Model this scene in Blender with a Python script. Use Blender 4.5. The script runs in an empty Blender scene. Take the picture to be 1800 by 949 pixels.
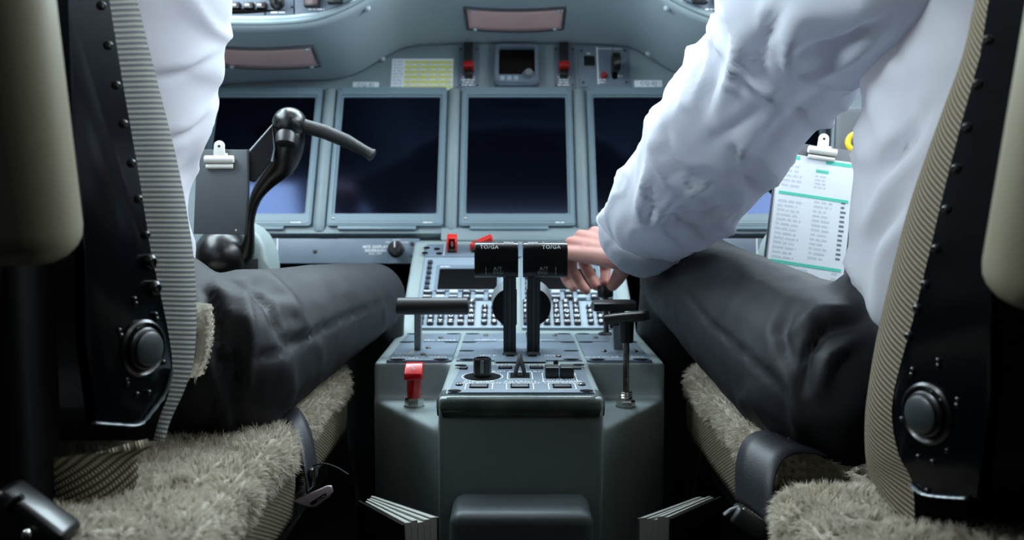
import bpy, bmesh, math, random
from mathutils import Vector, Matrix, noise
from mathutils.bvhtree import BVHTree
random.seed(11)
V = Vector
SC = bpy.context.scene
COL = SC.collection
PI = math.pi

# ---------------------------------------------------------------- camera, light, exposure
F = 1640.0                      # focal length in pixels of the 1800 x 949 frame
CAM = V((-0.0095, 0.0, 0.72))
TH = math.atan(134.5 / F)       # camera looks a little down
cd = bpy.data.cameras.new('camera'); cam = bpy.data.objects.new('camera', cd); COL.objects.link(cam)
cam.location = CAM; cam.rotation_euler = (PI / 2 - TH, 0, 0)
cd.sensor_width = 36; cd.lens = 36 * F / 1800; cd.clip_start = 0.01
cd.dof.use_dof = True; cd.dof.focus_distance = 1.02; cd.dof.aperture_fstop = 6.3
SC.camera = cam
SC.view_settings.view_transform = 'Standard'; SC.view_settings.look = 'None'
SC.view_settings.gamma = 1; SC.view_settings.exposure = 0.0
SC.view_settings.use_curve_mapping = False
world = bpy.data.worlds.new('sky'); SC.world = world; world.use_nodes = True
bg = world.node_tree.nodes['Background']; bg.inputs[0].default_value = (0.62, 0.80, 1.0, 1); bg.inputs[1].default_value = 0.5

def area(name, loc, target, sx, sy, power, col):
    l = bpy.data.lights.new(name, 'AREA'); l.shape = 'RECTANGLE'; l.size = sx; l.size_y = sy
    l.energy = power; l.color = col
    o = bpy.data.objects.new(name, l); COL.objects.link(o); o.location = loc
    o.rotation_euler = (V(target) - V(loc)).to_track_quat('-Z', 'Y').to_euler()
    return o
# daylight through the windscreen and the side windows, the dome light on the ceiling, and aft fill added for the shirts
area('windscreen_daylight', (0, 1.84, 1.46), (0, 1.42, 0.72), 1.7, 0.72, 74, (0.76, 0.92, 1.0))
area('side_window_daylight', (-0.80, 1.20, 1.42), (0.0, 1.20, 0.90), 0.82, 0.46, 18, (0.78, 0.92, 1.0))
area('side_window_daylight', (0.80, 1.20, 1.42), (0.0, 1.20, 0.90), 0.82, 0.46, 18, (0.82, 0.92, 1.0))
area('aft_fill_light', (-0.80, 0.49, 1.42), (0.0, 0.62, 0.90), 0.17, 0.46, 22, (0.80, 0.92, 1.0))  # added fill pair, brightens the shirts from behind the seats
area('aft_fill_light', (0.80, 0.33, 1.42), (0.0, 0.50, 0.90), 0.45, 0.46, 4.5, (0.82, 0.92, 1.0))
area('dome_light', (0.0, 0.92, 1.64), (0, 1.1, 0.4), 0.6, 0.18, 1.5, (0.96, 0.98, 1.0))

def ray(px, py):
    u = (px - 900) / F; v = -(py - 474.5) / F
    return V((u, math.cos(TH) + v * math.sin(TH), -math.sin(TH) + v * math.cos(TH)))
def at(px, py, Y):
    d = ray(px, py); return CAM + d * (Y / d.y)
def hit(px, py, o, n):
    d = ray(px, py); return CAM + d * ((V(o) - CAM).dot(n) / d.dot(n))

# ---------------------------------------------------------------- materials
def lin(c):
    return tuple(((x / 255) / 12.92 if x / 255 <= 0.04045 else ((x / 255 + 0.055) / 1.055) ** 2.4) for x in c)
MATS = {}
def mat(name, col, rough=0.5, metal=0.0, spec=0.5, bump=None, vary=None, coat=0, sub=0, sheen=0, trans=0, tint=None, bands=None):
    m = bpy.data.materials.new(name); m.use_nodes = True
    nt = m.node_tree; N = nt.nodes; L = nt.links
    b = N['Principled BSDF']
    c = lin(col) + (1,)
    b.inputs['Base Color'].default_value = c
    b.inputs['Roughness'].default_value = rough; b.inputs['Metallic'].default_value = metal
    b.inputs['Specular IOR Level'].default_value = spec
    if coat: b.inputs['Coat Weight'].default_value = coat; b.inputs['Coat Roughness'].default_value = 0.06
    if tint: b.inputs['Specular Tint'].default_value = tint + (1,)
    if sub:
        b.inputs['Subsurface Weight'].default_value = sub; b.inputs['Subsurface Radius'].default_value = (1, .35, .2)
        b.inputs['Subsurface Scale'].default_value = 0.008
    if sheen: b.inputs['Sheen Weight'].default_value = sheen; b.inputs['Sheen Roughness'].default_value = 0.4
    tc = N.new('ShaderNodeTexCoord')
    if vary:      # (second colour, scale, contrast low, high)
        n = N.new('ShaderNodeTexNoise'); n.inputs['Scale'].default_value = vary[1]; n.inputs['Detail'].default_value = 5
        L.new(tc.outputs['Object'], n.inputs['Vector'])
        r = N.new('ShaderNodeValToRGB'); r.color_ramp.elements[0].position = vary[2]; r.color_ramp.elements[1].position = vary[3]
        r.color_ramp.elements[0].color = c; r.color_ramp.elements[1].color = lin(vary[0]) + (1,)
        L.new(n.outputs['Fac'], r.inputs['Fac']); L.new(r.outputs['Color'], b.inputs['Base Color'])
    if bump:      # (scale, strength, distance)
        n = N.new('ShaderNodeTexNoise'); n.inputs['Scale'].default_value = bump[0]; n.inputs['Detail'].default_value = 3
        L.new(tc.outputs['Object'], n.inputs['Vector'])
        k = N.new('ShaderNodeBump'); k.inputs['Strength'].default_value = bump[1]; k.inputs['Distance'].default_value = bump[2]
        L.new(n.outputs['Fac'], k.inputs['Height']); L.new(k.outputs['Normal'], b.inputs['Normal'])
    if trans:
        t = N.new('ShaderNodeBsdfTranslucent'); t.inputs['Color'].default_value = c
        mx = N.new('ShaderNodeMixShader'); mx.inputs['Fac'].default_value = trans
        out = N['Material Output']
        L.new(b.outputs['BSDF'], mx.inputs[1]); L.new(t.outputs['BSDF'], mx.inputs[2]); L.new(mx.outputs['Shader'], out.inputs['Surface'])
    MATS[name] = m
    return m
mat('panel_paint', (126, 143, 147), 0.5, bump=(260, 0.12, 0.0006), vary=((118, 135, 140), 9, .35, .7))
mat('glare_paint', (158, 174, 180), 0.55, bump=(500, 0.15, 0.0005))
mat('bezel_paint', (110, 132, 142), 0.45)
mat('pedestal_paint', (140, 153, 154), 0.42, bump=(330, 0.15, 0.0006), vary=((128, 141, 141), 12, .3, .75))
mat('pedestal_wear', (86, 98, 92), 0.22, bump=(60, 0.25, 0.001), vary=((52, 66, 66), 28, .35, .7))
mat('plate_blue', (106, 120, 133), 0.42, bump=(240, 0.06, 0.0004), vary=((96, 109, 122), 30, .3, .8))
mat('plate_light', (132, 148, 160), 0.42)
mat('black_plastic', (12, 13, 14), 0.32)
mat('black_gloss', (6, 7, 8), 0.32, coat=.08)
mat('black_satin', (22, 24, 26), 0.42)
mat('black_metal', (4, 7, 10), 0.16, spec=.22, bump=(90, .04, .0004))
mat('black_cover', (7, 7, 8), 0.8, spec=.12)
mat('slot_dark', (3, 4, 5), 0.8, spec=.1)
mat('lever_grey', (46, 52, 54), 0.4)
mat('lever_light', (120, 128, 132), 0.35, metal=.3)
mat('silver', (190, 190, 184), 0.24, metal=1, bump=(70, .1, .0005))
mat('buckle_metal', (196, 178, 188), 0.38, metal=.85)
mat('steel', (130, 130, 125), 0.28, metal=1, vary=((70, 66, 58), 120, .35, .75))
mat('screen', (2, 2, 4), 0.12, spec=.6, tint=(.35, .5, 1.0))
mat('screen_dark', (2, 2, 3), 0.25, spec=.3)
mat('key_dark', (48, 54, 60), 0.55, spec=.3)
mat('key_light', (150, 165, 178), 0.5)
mat('white_print', (225, 230, 232), 0.6)
mat('grey_print', (120, 126, 130), 0.6)
mat('red_guard', (196, 34, 22), 0.38)
mat('red_handle', (190, 8, 18), 0.25, coat=.3)
mat('dark_red', (150, 16, 14), 0.4)
mat('pink_lens', (236, 196, 192), 0.6)
mat('paper', (232, 238, 242), 0.8, trans=.2)
mat('placard', (214, 224, 230), 0.6)
mat('highlight_yellow', (206, 214, 40), 0.7)
mat('teal_ink', (70, 190, 165), 0.7)
mat('pale_ink', (186, 195, 202), 0.7)
mat('ink', (96, 104, 112), 0.7)
mat('clip_white', (216, 214, 206), 0.35)
mat('board_grey', (66, 71, 75), 0.5)
mat('yellow_knob', (226, 190, 20), 0.4)
mat('shirt', (233, 236, 242), 0.85, spec=.15, trans=.5, bump=(900, .1, .0003))
mat('trouser', (16, 19, 24), 0.64, spec=.32, bump=(1400, .25, .0004))
mat('skin', (170, 126, 117), 0.55, spec=.35, sub=.25, bump=(420, .15, .0006), vary=((164, 100, 88), 26, .40, .78))
mat('hair', (48, 36, 28), 0.5, bump=(200, .5, .003))
mat('shoe', (14, 14, 15), 0.3)
mat('fleece', (216, 209, 194), 0.95, spec=.05, vary=((176, 162, 138), 22, .45, .8), bump=(140, .8, .004), trans=.35)
mat('leather_beige', (126, 120, 98), 0.42, bump=(420, .2, .0007))
mat('leather_grey', (84, 93, 96), 0.45, bump=(520, .22, .0010))
mat('webbing', (26, 28, 34), 0.5, bump=(700, .4, .0006))
mat('carpet', (10, 10, 11), 1.0, spec=.0, bump=(500, .6, .003))
mat('shell_dark', (24, 26, 28), 0.8)
mat('page_edge', (172, 174, 168), 0.8)
mat('glass_amber', (90, 60, 50), .3)
mat('annunciator', (84, 62, 66), .3)

def knit(name, dark, light, period=0.0092, stitch=0.0036, slant=0.0):
    m = bpy.data.materials.new(name); m.use_nodes = True
    nt = m.node_tree; N = nt.nodes; L = nt.links; b = N['Principled BSDF']
    b.inputs['Roughness'].default_value = .9; b.inputs['Specular IOR Level'].default_value = .1
    uv = N.new('ShaderNodeUVMap'); sp = N.new('ShaderNodeSeparateXYZ'); L.new(uv.outputs['UV'], sp.inputs[0])
    def M(op, a, bb=None):
        n = N.new('ShaderNodeMath'); n.operation = op
        for i, x in enumerate((a, bb)):
            if x is None: continue
            if isinstance(x, (int, float)): n.inputs[i].default_value = x
            else: L.new(x, n.inputs[i])
        return n.outputs[0]
    row = M('SINE', M('MULTIPLY', M('ADD', sp.outputs['Y'], M('MULTIPLY', sp.outputs['X'], slant)), 2 * PI / period))
    st = M('SINE', M('ADD', M('MULTIPLY', sp.outputs['X'], 2 * PI / stitch), M('MULTIPLY', sp.outputs['Y'], 2 * PI / period * .5)))
    rmask = M('MULTIPLY', M('ADD', row, .35), 2.2); rmask = M('MINIMUM', M('MAXIMUM', rmask, 0), 1)
    sm = M('ADD', M('MULTIPLY', st, .35), .62)
    fac = M('MULTIPLY', rmask, sm)
    ns = N.new('ShaderNodeTexNoise'); ns.inputs['Scale'].default_value = 900
    fac = M('ADD', fac, M('MULTIPLY', M('SUBTRACT', ns.outputs['Fac'], .5), .3))
    r = N.new('ShaderNodeValToRGB'); r.color_ramp.elements[0].color = lin(dark) + (1,); r.color_ramp.elements[1].color = lin(light) + (1,)
    L.new(fac, r.inputs['Fac']); L.new(r.outputs['Color'], b.inputs['Base Color'])
    k = N.new('ShaderNodeBump'); k.inputs['Strength'].default_value = .7; k.inputs['Distance'].default_value = .0015
    h = M('ADD', M('MULTIPLY', row, .5), M('MULTIPLY', M('MULTIPLY', rmask, st), .6))
    L.new(h, k.inputs['Height']); L.new(k.outputs['Normal'], b.inputs['Normal'])
    MATS[name] = m
knit('knit_grey', (92, 94, 94), (186, 178, 160))
knit('knit_tan', (90, 80, 64), (190, 174, 140), 0.0085, 0.0044)

# ---------------------------------------------------------------- builders
def mk(name, me, mats, parent=None, loc=None, rot=None, smooth=40, mtx=None):
    if isinstance(me, bmesh.types.BMesh):
        bm = me; me = bpy.data.meshes.new(name); bm.normal_update(); bm.to_mesh(me); bm.free()
    if smooth:
        me.polygons.foreach_set('use_smooth', [True] * len(me.polygons))
        try: me.set_sharp_from_angle(angle=math.radians(smooth))
        except Exception: pass
    if isinstance(mats, str): mats = [mats]
    if not me.materials:
        for m in mats: me.materials.append(MATS[m])
    o = bpy.data.objects.new(name, me); COL.objects.link(o)
    if parent: o.parent = parent
    if loc is not None: o.location = loc
    if rot is not None: o.rotation_euler = rot
    if mtx is not None: o.matrix_local = mtx
    return o
def thing(name, label, cat, mtx=None, loc=None, group=None, kind=None):
    o = bpy.data.objects.new(name, None); COL.objects.link(o); o.empty_display_size = .02
    if mtx is not None: o.matrix_world = mtx
    if loc is not None: o.location = loc
    tag(o, label, cat, group, kind)
    return o
def tag(o, label=None, cat=None, group=None, kind=None):
    if label: o['label'] = label
    if cat: o['category'] = cat
    if group: o['group'] = group
    if kind: o['kind'] = kind
    return o
def struct(o):
    o['kind'] = 'structure'; return o
def frame(o, ex, ey, n):
    m = Matrix.Identity(4)
    for i in range(3):
        m[i][0] = ex[i]; m[i][1] = ey[i]; m[i][2] = n[i]; m[i][3] = o[i]
    return m
def frame_n(o, n, roll=0.0):
    n = V(n).normalized(); up = V((0, 0, 1))
    ey = (up - n * up.dot(n)).normalized(); ex = ey.cross(n).normalized()
    c, s = math.cos(roll), math.sin(roll)
    return frame(V(o), ex * c + ey * s, ey * c - ex * s, n)
def local(m, px, py, z=0.0):
    o = m.translation + m.col[2].to_3d() * z
    return m.inverted() @ hit(px, py, o, m.col[2].to_3d())

def bx(bm, c, s, bev=0.0, seg=2, rot=None):
    r = bmesh.ops.create_cube(bm, size=1)
    vs = r['verts']
    for v in vs: v.co = V((v.co.x * s[0], v.co.y * s[1], v.co.z * s[2]))
    if bev:
        es = list({e for v in vs for e in v.link_edges})
        g = bmesh.ops.bevel(bm, geom=es, offset=bev, segments=seg, profile=.5, affect='EDGES', clamp_overlap=True)
        vs = list({v for f in g['faces'] for v in f.verts} | {v for v in vs if v.is_valid})
    for v in vs:
        if rot is not None: v.co = rot @ v.co
        v.co += V(c)
    return bm
def box(c, s, bev=0.0, seg=2, rot=None):
    return bx(bmesh.new(), c, s, bev, seg, rot)
def poly(bm, pts, h0, h1, bev=0.0, seg=2):
    """prism from local xy outline between z = h0 and h1"""
    a = [bm.verts.new((p[0], p[1], h1)) for p in pts]
    b = [bm.verts.new((p[0], p[1], h0)) for p in pts]
    n = len(pts)
    area2 = sum(pts[i][0] * pts[(i + 1) % n][1] - pts[(i + 1) % n][0] * pts[i][1] for i in range(n))
    if area2 < 0: a.reverse(); b.reverse()
    top = bm.faces.new(a); bm.faces.new(list(reversed(b)))
    for i in range(n):
        bm.faces.new((b[i], b[(i + 1) % n], a[(i + 1) % n], a[i]))
    if bev:
        bmesh.ops.bevel(bm, geom=list(top.edges), offset=bev, segments=seg, profile=.5, affect='EDGES', clamp_overlap=True)
    return bm
def rrect(x0, y0, x1, y1, r, n=4):
    out = []
    for cx, cy, a0 in ((x1 - r, y1 - r, 0), (x0 + r, y1 - r, PI / 2), (x0 + r, y0 + r, PI), (x1 - r, y0 + r, 1.5 * PI)):
        for i in range(n + 1):
            a = a0 + PI / 2 * i / n
            out.append((cx + r * math.cos(a), cy + r * math.sin(a)))
    return out
def ring(bm, outer, inner, h0, h1, hin=None):
    """frame between two outlines of equal length: outer edge at h0..h1, inner lip down to hin"""
    n = len(outer); hin = h0 if hin is None else hin
    a = [bm.verts.new((p[0], p[1], h0)) for p in outer]; b = [bm.verts.new((p[0], p[1], h1)) for p in outer]
    c = [bm.verts.new((p[0], p[1], h1)) for p in inner]; d = [bm.verts.new((p[0], p[1], hin)) for p in inner]
    for i in range(n):
        j = (i + 1) % n
        bm.faces.new((a[i], a[j], b[j], b[i])); bm.faces.new((b[i], b[j], c[j], c[i])); bm.faces.new((c[i], c[j], d[j], d[i]))
    return bm
def basis(d):
    d = V(d).normalized(); q = d.to_track_quat('Z', 'Y'); return q.to_matrix()
def lathe(bm, prof, p0=(0, 0, 0), axis=(0, 0, 1), seg=24, cap=True):
    """prof: list of (radius, height along axis)"""
    R = basis(axis); p0 = V(p0); rows = []
    for r, h in prof:
        rows.append([bm.verts.new(p0 + R @ V((r * math.cos(2 * PI * i / seg), r * math.sin(2 * PI * i / seg), h))) for i in range(seg)])
    for k in range(len(rows) - 1):
        for i in range(seg):
            j = (i + 1) % seg
            bm.faces.new((rows[k][i], rows[k][j], rows[k + 1][j], rows[k + 1][i]))
    if cap:
        bm.faces.new(list(reversed(rows[0]))); bm.faces.new(rows[-1])
    return bm
def cyl(bm, p0, p1, r, r1=None, seg=20, bev=0.0):
    d = V(p1) - V(p0); h = d.length; r1 = r if r1 is None else r1
    prof = [(r - bev, 0), (r, bev), (r1, h - bev), (r1 - bev, h)] if bev else [(r, 0), (r1, h)]
    return lathe(bm, prof, p0, d, seg)
def capsule(bm, p0, r0, p1, r1, seg=16):
    d = V(p1) - V(p0); h = d.length; prof = []
    for i in range(1, 6): a = PI / 2 * i / 6; prof.append((r0 * math.sin(a), -r0 * math.cos(a)))
    prof.append((r0, 0)); prof.append((r1, h))
    for i in range(5, 0, -1): a = PI / 2 * i / 6; prof.append((r1 * math.sin(a), h + r1 * math.cos(a)))
    return lathe(bm, prof, p0, d, seg)
def ell(bm, c, s, rot=None, seg=24):
    r = bmesh.ops.create_uvsphere(bm, u_segments=seg, v_segments=seg // 2, radius=1)
    for v in r['verts']:
        p = V((v.co.x * s[0], v.co.y * s[1], v.co.z * s[2]))
        if rot is not None: p = rot @ p
        v.co = p + V(c)
    return bm
def spline(pts, n):
    """Catmull-Rom through points (any dimension tuples)"""
    P = [list(p) for p in pts]; P = [P[0]] + P + [P[-1]]; out = []
    m = len(P) - 3
    for k in range(n):
        t = k / (n - 1) * m; i = min(int(t), m - 1); f = t - i
        a, b, c, d = P[i], P[i + 1], P[i + 2], P[i + 3]
        out.append([.5 * ((2 * b[q]) + (-a[q] + c[q]) * f + (2 * a[q] - 5 * b[q] + 4 * c[q] - d[q]) * f * f + (-a[q] + 3 * b[q] - 3 * c[q] + d[q]) * f ** 3) for q in range(len(b))])
    return out
def tube(bm, pts, radii, seg=14, cap=True, flat=1.0):
    rows = []
    for k, p in enumerate(pts):
        p = V(p); d = V(pts[min(k + 1, len(pts) - 1)]) - V(pts[max(k - 1, 0)])
        R = basis(d); r = radii[k] if isinstance(radii, (list, tuple)) else radii
        if rows:   # keep rings aligned with the one before
            ref = prev; best = ref - d.normalized() * ref.dot(d.normalized()); ex = best.normalized()
        else: ex = R.col[0]
        ey = d.normalized().cross(ex)
        prev = ex.copy()
        rows.append([bm.verts.new(p + ex * r * math.cos(2 * PI * i / seg) + ey * r * flat * math.sin(2 * PI * i / seg)) for i in range(seg)])
    for k in range(len(rows) - 1):
        for i in range(seg):
            j = (i + 1) % seg
            bm.faces.new((rows[k][i], rows[k][j], rows[k + 1][j], rows[k + 1][i]))
    if cap: bm.faces.new(list(reversed(rows[0]))); bm.faces.new(rows[-1])
    return bm
def gridmesh(name, rows, close=False, uvscale=True, cap=False):
    """rows: list of lists of Vectors; uv in metres along rows (u) and across rows (v)"""
    bm = bmesh.new(); uvl = bm.loops.layers.uv.new('UVMap')
    vs = [[bm.verts.new(p) for p in r] for r in rows]
    nr, nc = len(rows), len(rows[0])
    U = []; 
    for r in rows:
        acc = [0]
        for i in range(1, nc + (1 if close else 0)): acc.append(acc[-1] + (V(r[i % nc]) - V(r[i - 1])).length)
        U.append(acc)
    W = [0]
    for k in range(1, nr): W.append(W[-1] + sum((V(rows[k][i]) - V(rows[k - 1][i])).length for i in (0, nc // 2, nc - 1)) / 3)
    for k in range(nr - 1):
        for i in range(nc if close else nc - 1):
            j = (i + 1) % nc
            f = bm.faces.new((vs[k][i], vs[k][j], vs[k + 1][j], vs[k + 1][i]))
            for l, uv in zip(f.loops, ((U[k][i], W[k]), (U[k][i + 1], W[k]), (U[k + 1][i + 1], W[k + 1]), (U[k + 1][i], W[k + 1]))): l[uvl].uv = uv
    if cap and close: bm.faces.new(list(reversed(vs[0]))); bm.faces.new(vs[-1])
    return bm
def thicken(o, t, offset=-1):
    m = o.modifiers.new('thickness', 'SOLIDIFY'); m.thickness = t; m.offset = offset; return o
def voxel(bm, size, smooth=0, fac=.5):
    me = bpy.data.meshes.new('tmp'); bm.normal_update(); bm.to_mesh(me); bm.free()
    o = bpy.data.objects.new('tmp', me); COL.objects.link(o)
    r = o.modifiers.new('r', 'REMESH'); r.mode = 'VOXEL'; r.voxel_size = size
    if smooth:
        s = o.modifiers.new('s', 'SMOOTH'); s.factor = fac; s.iterations = smooth
    dg = bpy.context.evaluated_depsgraph_get(); dg.update()
    out = bpy.data.meshes.new_from_object(o.evaluated_get(dg))
    bpy.data.objects.remove(o); bpy.data.meshes.remove(me)
    out.materials.clear()
    return out
TXT = {}
def txt(s, size, bold=0.0):
    k = (s, size, bold)
    if k not in TXT:
        c = bpy.data.curves.new('t', 'FONT'); c.body = s; c.size = size; c.align_x = 'CENTER'; c.align_y = 'CENTER'
        c.extrude = 0.00012; c.offset = bold; c.resolution_u = 2; c.space_line = .9; c.space_character = 1.1
        o = bpy.data.objects.new('t', c); COL.objects.link(o)
        dg = bpy.context.evaluated_depsgraph_get(); dg.update()
        me = bpy.data.meshes.new_from_object(o.evaluated_get(dg)); me.materials.clear()
        bpy.data.objects.remove(o); bpy.data.curves.remove(c); TXT[k] = me
    return TXT[k]
def letter(s, size, parent, x, y, z, m='white_print', name='lettering', bold=0.0, rot=None):
    me = txt(s, size, bold)
    if me.materials and me.materials[0] != MATS[m]: me = me.copy(); me.materials.clear()
    return mk(name, me, m, parent, (x, y, z), rot, smooth=0)
def screw(parent, x, y, z, r=.0032, m='steel', name='screw'):
    k = ('screw', round(r, 5), m)
    if k not in TXT:
        bm = bmesh.new(); lathe(bm, [(r, 0), (r, r * .25), (r * .75, r * .55), (r * .3, r * .7)], seg=12)
        bx(bm, (0, 0, r * .7), (r * 1.2, r * .22, r * .12)); bx(bm, (0, 0, r * .7), (r * .22, r * 1.2, r * .12))
        me = bpy.data.meshes.new('screw'); bm.to_mesh(me); bm.free(); TXT[k] = me
    return mk(name, TXT[k], m, parent, (x, y, z))

def micro(parent, x0, y0, x1, y1, lines, z, m='white_print', fill=.8, name='print', seed=0, center=False):
    """lines of print too small to read, as rows of short strokes"""
    rnd = random.Random(seed * 77 + lines); bm = bmesh.new(); h = (y1 - y0) / lines
    for k in range(lines):
        y = y1 - h * (k + .5); x = x0; end = x0 + (x1 - x0) * rnd.uniform(fill * .75, fill)
        off = (x1 - end) / 2 if center else 0
        while x < end:
            w = min(rnd.uniform(.5, 2.2) * h, end - x)
            if w < h * .15: break
            bx(bm, (x + off + w / 2, y, z), (w, h * .45, .0002)); x += w + h * .35
    return mk(name, bm, m, parent, smooth=0)

# ---------------------------------------------------------------- the setting
def sbox(name, c, s, m='shell_dark'):
    return struct(mk(name, box(c, s), m, smooth=0))
sbox('floor', (0, .6, -.02), (2.3, 3.8, .04), 'carpet')
sbox('ceiling', (0, .09, 1.70), (2.3, 2.72, .04))
sbox('wall_back', (0, -1.25, .84), (2.3, .04, 1.68))
sbox('wall_front', (0, 2.28, .40), (2.3, .04, .86), 'black_cover')
def slope(sx):      # the upper side walls lean inwards
    ex = V((0, 1, 0)); ey = V((-sx * .47, 0, .72)).normalized()
    return frame((sx * 1.13, 0, .96), ex, ey, ex.cross(ey))
for sx, nm in ((-1, 'left'), (1, 'right')):
    sbox('wall_' + nm, (sx * 1.13, .5, .48), (.04, 3.5, .96))
    bm = bmesh.new()
    for pts in ([(-1.25, 0), (.08, 0), (.08, .86), (-1.25, .86)], [(.57, .2), (.63, .2), (.63, .82), (.57, .82)], [(1.62, 0), (2.3, 0), (2.3, .5), (1.62, .82)], [(.08, 0), (1.62, 0), (1.62, .22), (.08, .22)], [(.08, .82), (1.62, .82), (1.62, .86), (.08, .86)]):
        poly(bm, pts, -.012, .012)
    bmesh.ops.transform(bm, matrix=slope(sx), verts=bm.verts); struct(mk('wall_%s_upper' % nm, bm, 'shell_dark', smooth=0))
    for k, (a, b) in enumerate(((.62, 1.63), (.07, .58))):  # second range is an opening added aft for the fill lights
        bm = bmesh.new(); ring(bm, rrect(a - .02, .20, b + .02, .84, .06), rrect(a + .02, .24, b - .02, .80, .05), -.03, .03)
        struct(mk('window_%d' % ((1 if sx < 0 else 2) + 3 * k), bm, 'shell_dark', mtx=slope(sx)))
bm = bmesh.new()
for x in (-1.1, 0, 1.1): tube(bm, [(x, 2.24, 1.10), (x * .95, 1.45, 1.68)], .03, seg=8)
tube(bm, [(-1.1, 2.24, 1.10), (1.1, 2.24, 1.10)], .03, seg=8); tube(bm, [(-1.05, 1.45, 1.68), (1.05, 1.45, 1.68)], .03, seg=8)
struct(mk('window_3', bm, 'shell_dark'))

# ---------------------------------------------------------------- instrument panel
T = math.radians(27)
PZ = at(909, 400, 1.75).z
PM = frame((0, 1.75, PZ), (1, 0, 0), (0, math.sin(T), math.cos(T)), (0, -math.cos(T), math.sin(T)))
def PL(px, py, z=0.0): return local(PM, px, py, z)
def prect(px0, py0, px1, py1, z=0.0):
    """rectangle on the panel from pixel edges (measured at mid height)"""
    a = PL((px0 + px1) / 2, py1, z); b = PL((px0 + px1) / 2, py0, z); my = (py0 + py1) / 2
    return PL(px0, my, z).x, a.y, PL(px1, my, z).x, b.y
ip = thing('instrument_panel', 'grey-green main instrument panel that carries the row of five black displays', 'panel', PM)
vtop = PL(909, 72).y
outl = [(-.66, -.012), (.66, -.012), (.66, vtop - .05), (.24, vtop + .02), (-.24, vtop + .02), (-.66, vtop - .05)]
mk('panel_face', poly(bmesh.new(), outl, -.03, 0, .002), 'panel_paint', ip)
pitch = (PL(909, 275).x - PL(460.5, 275).x) / 2
bt, bb = PL(909, 158).y, PL(909, 400).y
for k in (-1.5, -.5, .5, 1.5):
    bm = bmesh.new(); x = k * pitch
    tube(bm, [(x, bb - .004, -.004), (x, bb + .004, .001), (x, bt - .004, .001), (x, bt, -.004)], [.011, .0125, .0125, .011], seg=16, flat=.75)
    mk('pillar', bm, 'panel_paint', ip)
bm = poly(bmesh.new(), rrect(-.142, -.028, .134, -.002, .004), -.012, .004, .002); mk('lower_lip', bm, 'panel_paint', ip)
for px, py in ((655, 165), (737, 145), (620, 380), (783, 408)):
    p = PL(px, py); screw(ip, p.x, p.y, 0, .0022, 'black_satin')

# displays
HB = .1085
def display(i, label):
    M_ = PM @ Matrix.Translation((i * pitch, 0, 0))
    d = thing('display_unit', label, 'display', M_, group='flat displays of the instrument panel')
    t0, t1 = PL(909, 170, .01).y, PL(909, 375, .01).y
    wo, wi = HB, (PL(998, 375, .01).x - PL(818, 375, .01).x) / 2
    bm = bmesh.new()
    n = 4
    ring(bm, rrect(-wo, bb, wo, bt, .006, n), rrect(-wo + .003, bb + .003, wo - .003, bt - .003, .005, n), -.001, .010)
    ring(bm, rrect(-wo + .003, bb + .003, wo - .003, bt - .003, .005, n), rrect(-wi - .004, t1 - .006, wi + .004, t0 + .004, .004, n), .010, .0115)
    ring(bm, rrect(-wi - .004, t1 - .006, wi + .004, t0 + .004, .004, n), rrect(-wi, t1, wi, t0, .003, n), .0115, .009, .004)
    bz = mk('bezel', bm, 'bezel_paint', d)
    bm = poly(bmesh.new(), rrect(-wi - .003, t1 - .003, wi + .003, t0 + .003, .003), -.001, .0055); mk('screen', bm, 'screen', d)
    bm = poly(bmesh.new(), rrect(-wo + .02, bb - .007, wo - .05, bb + .004, .003), -.001, .0085, .0015); mk('catch', bm, 'bezel_paint', d)
    bm = bmesh.new(); bx(bm, (0, bb + .0085, .0117), (wo * 1.72, .0010, .0006)); mk('groove', bm, 'grey_print', d)
    micro(d, wo * .66, bb + .003, wo * .9, bb + .0075, 1, .0118, seed=i)
    for sx in (-1, 1):
        screw(d, sx * (wo - .008), bt - .006, .0115, .0024, 'bezel_paint')
    screw(d, -wo + .012, bb + .014, .0115, .003, 'silver')
    return d
display(-2, 'black display on the far left, behind the grey clip board and yoke')
display(-1, 'black display behind the yoke grip, under the yellow striped card')
display(0, 'black display in the middle of the panel, under the small standby display')
display(1, 'black display under the landing gear controls, partly hidden by the white sleeve')
display(2, 'black display mostly hidden behind the white sleeve and the printed sheet')

# standby display
def sub(parent_label, name, cat, px, py):
    p = PL(px, py); return thing(name, parent_label, cat, PM @ Matrix.Translation((p.x, p.y, 0)))
sd = sub('small square standby display with a round grey knob at its corner', 'standby_display', 'display', 908, 116)
def R(o, px0, py0, px1, py1, z=0.0):
    """pixel rectangle in the local space of a thing on the panel"""
    a = prect(px0, py0, px1, py1, z); q = PM.inverted() @ o.matrix_world.translation if False else PM.inverted() @ V(o.location)
    return a[0] - q.x, a[1] - q.y, a[2] - q.x, a[3] - q.y
r = R(sd, 868, 80, 948, 152, .012); s = R(sd, 877, 88, 940, 136, .012)
o1, i1 = rrect(*r, .014, 5), rrect(*s, .003, 5)
bm = bmesh.new(); ring(bm, o1, rrect(r[0] + .003, r[1] + .003, r[2] - .003, r[3] - .003, .012, 5), -.002, .019)
ring(bm, rrect(r[0] + .003, r[1] + .003, r[2] - .003, r[3] - .003, .012, 5), i1, .019, .0225, .012)
mk('housing', bm, 'plate_blue', sd)
mk('screen', poly(bmesh.new(), rrect(s[0] - .002, s[1] - .002, s[2] + .002, s[3] + .002, .002), 0, .0135), 'screen_dark', sd)
kx, ky = (R(sd, 920, 126, 938, 143, .015)[0] + R(sd, 920, 126, 938, 143, .015)[2]) / 2, R(sd, 920, 126, 938, 143, .015)[1] + .009
mk('knob_boss', lathe(bmesh.new(), [(.014, 0), (.014, .002), (.012, .004)], (kx, ky, .0195)), 'plate_blue', sd)
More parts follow.
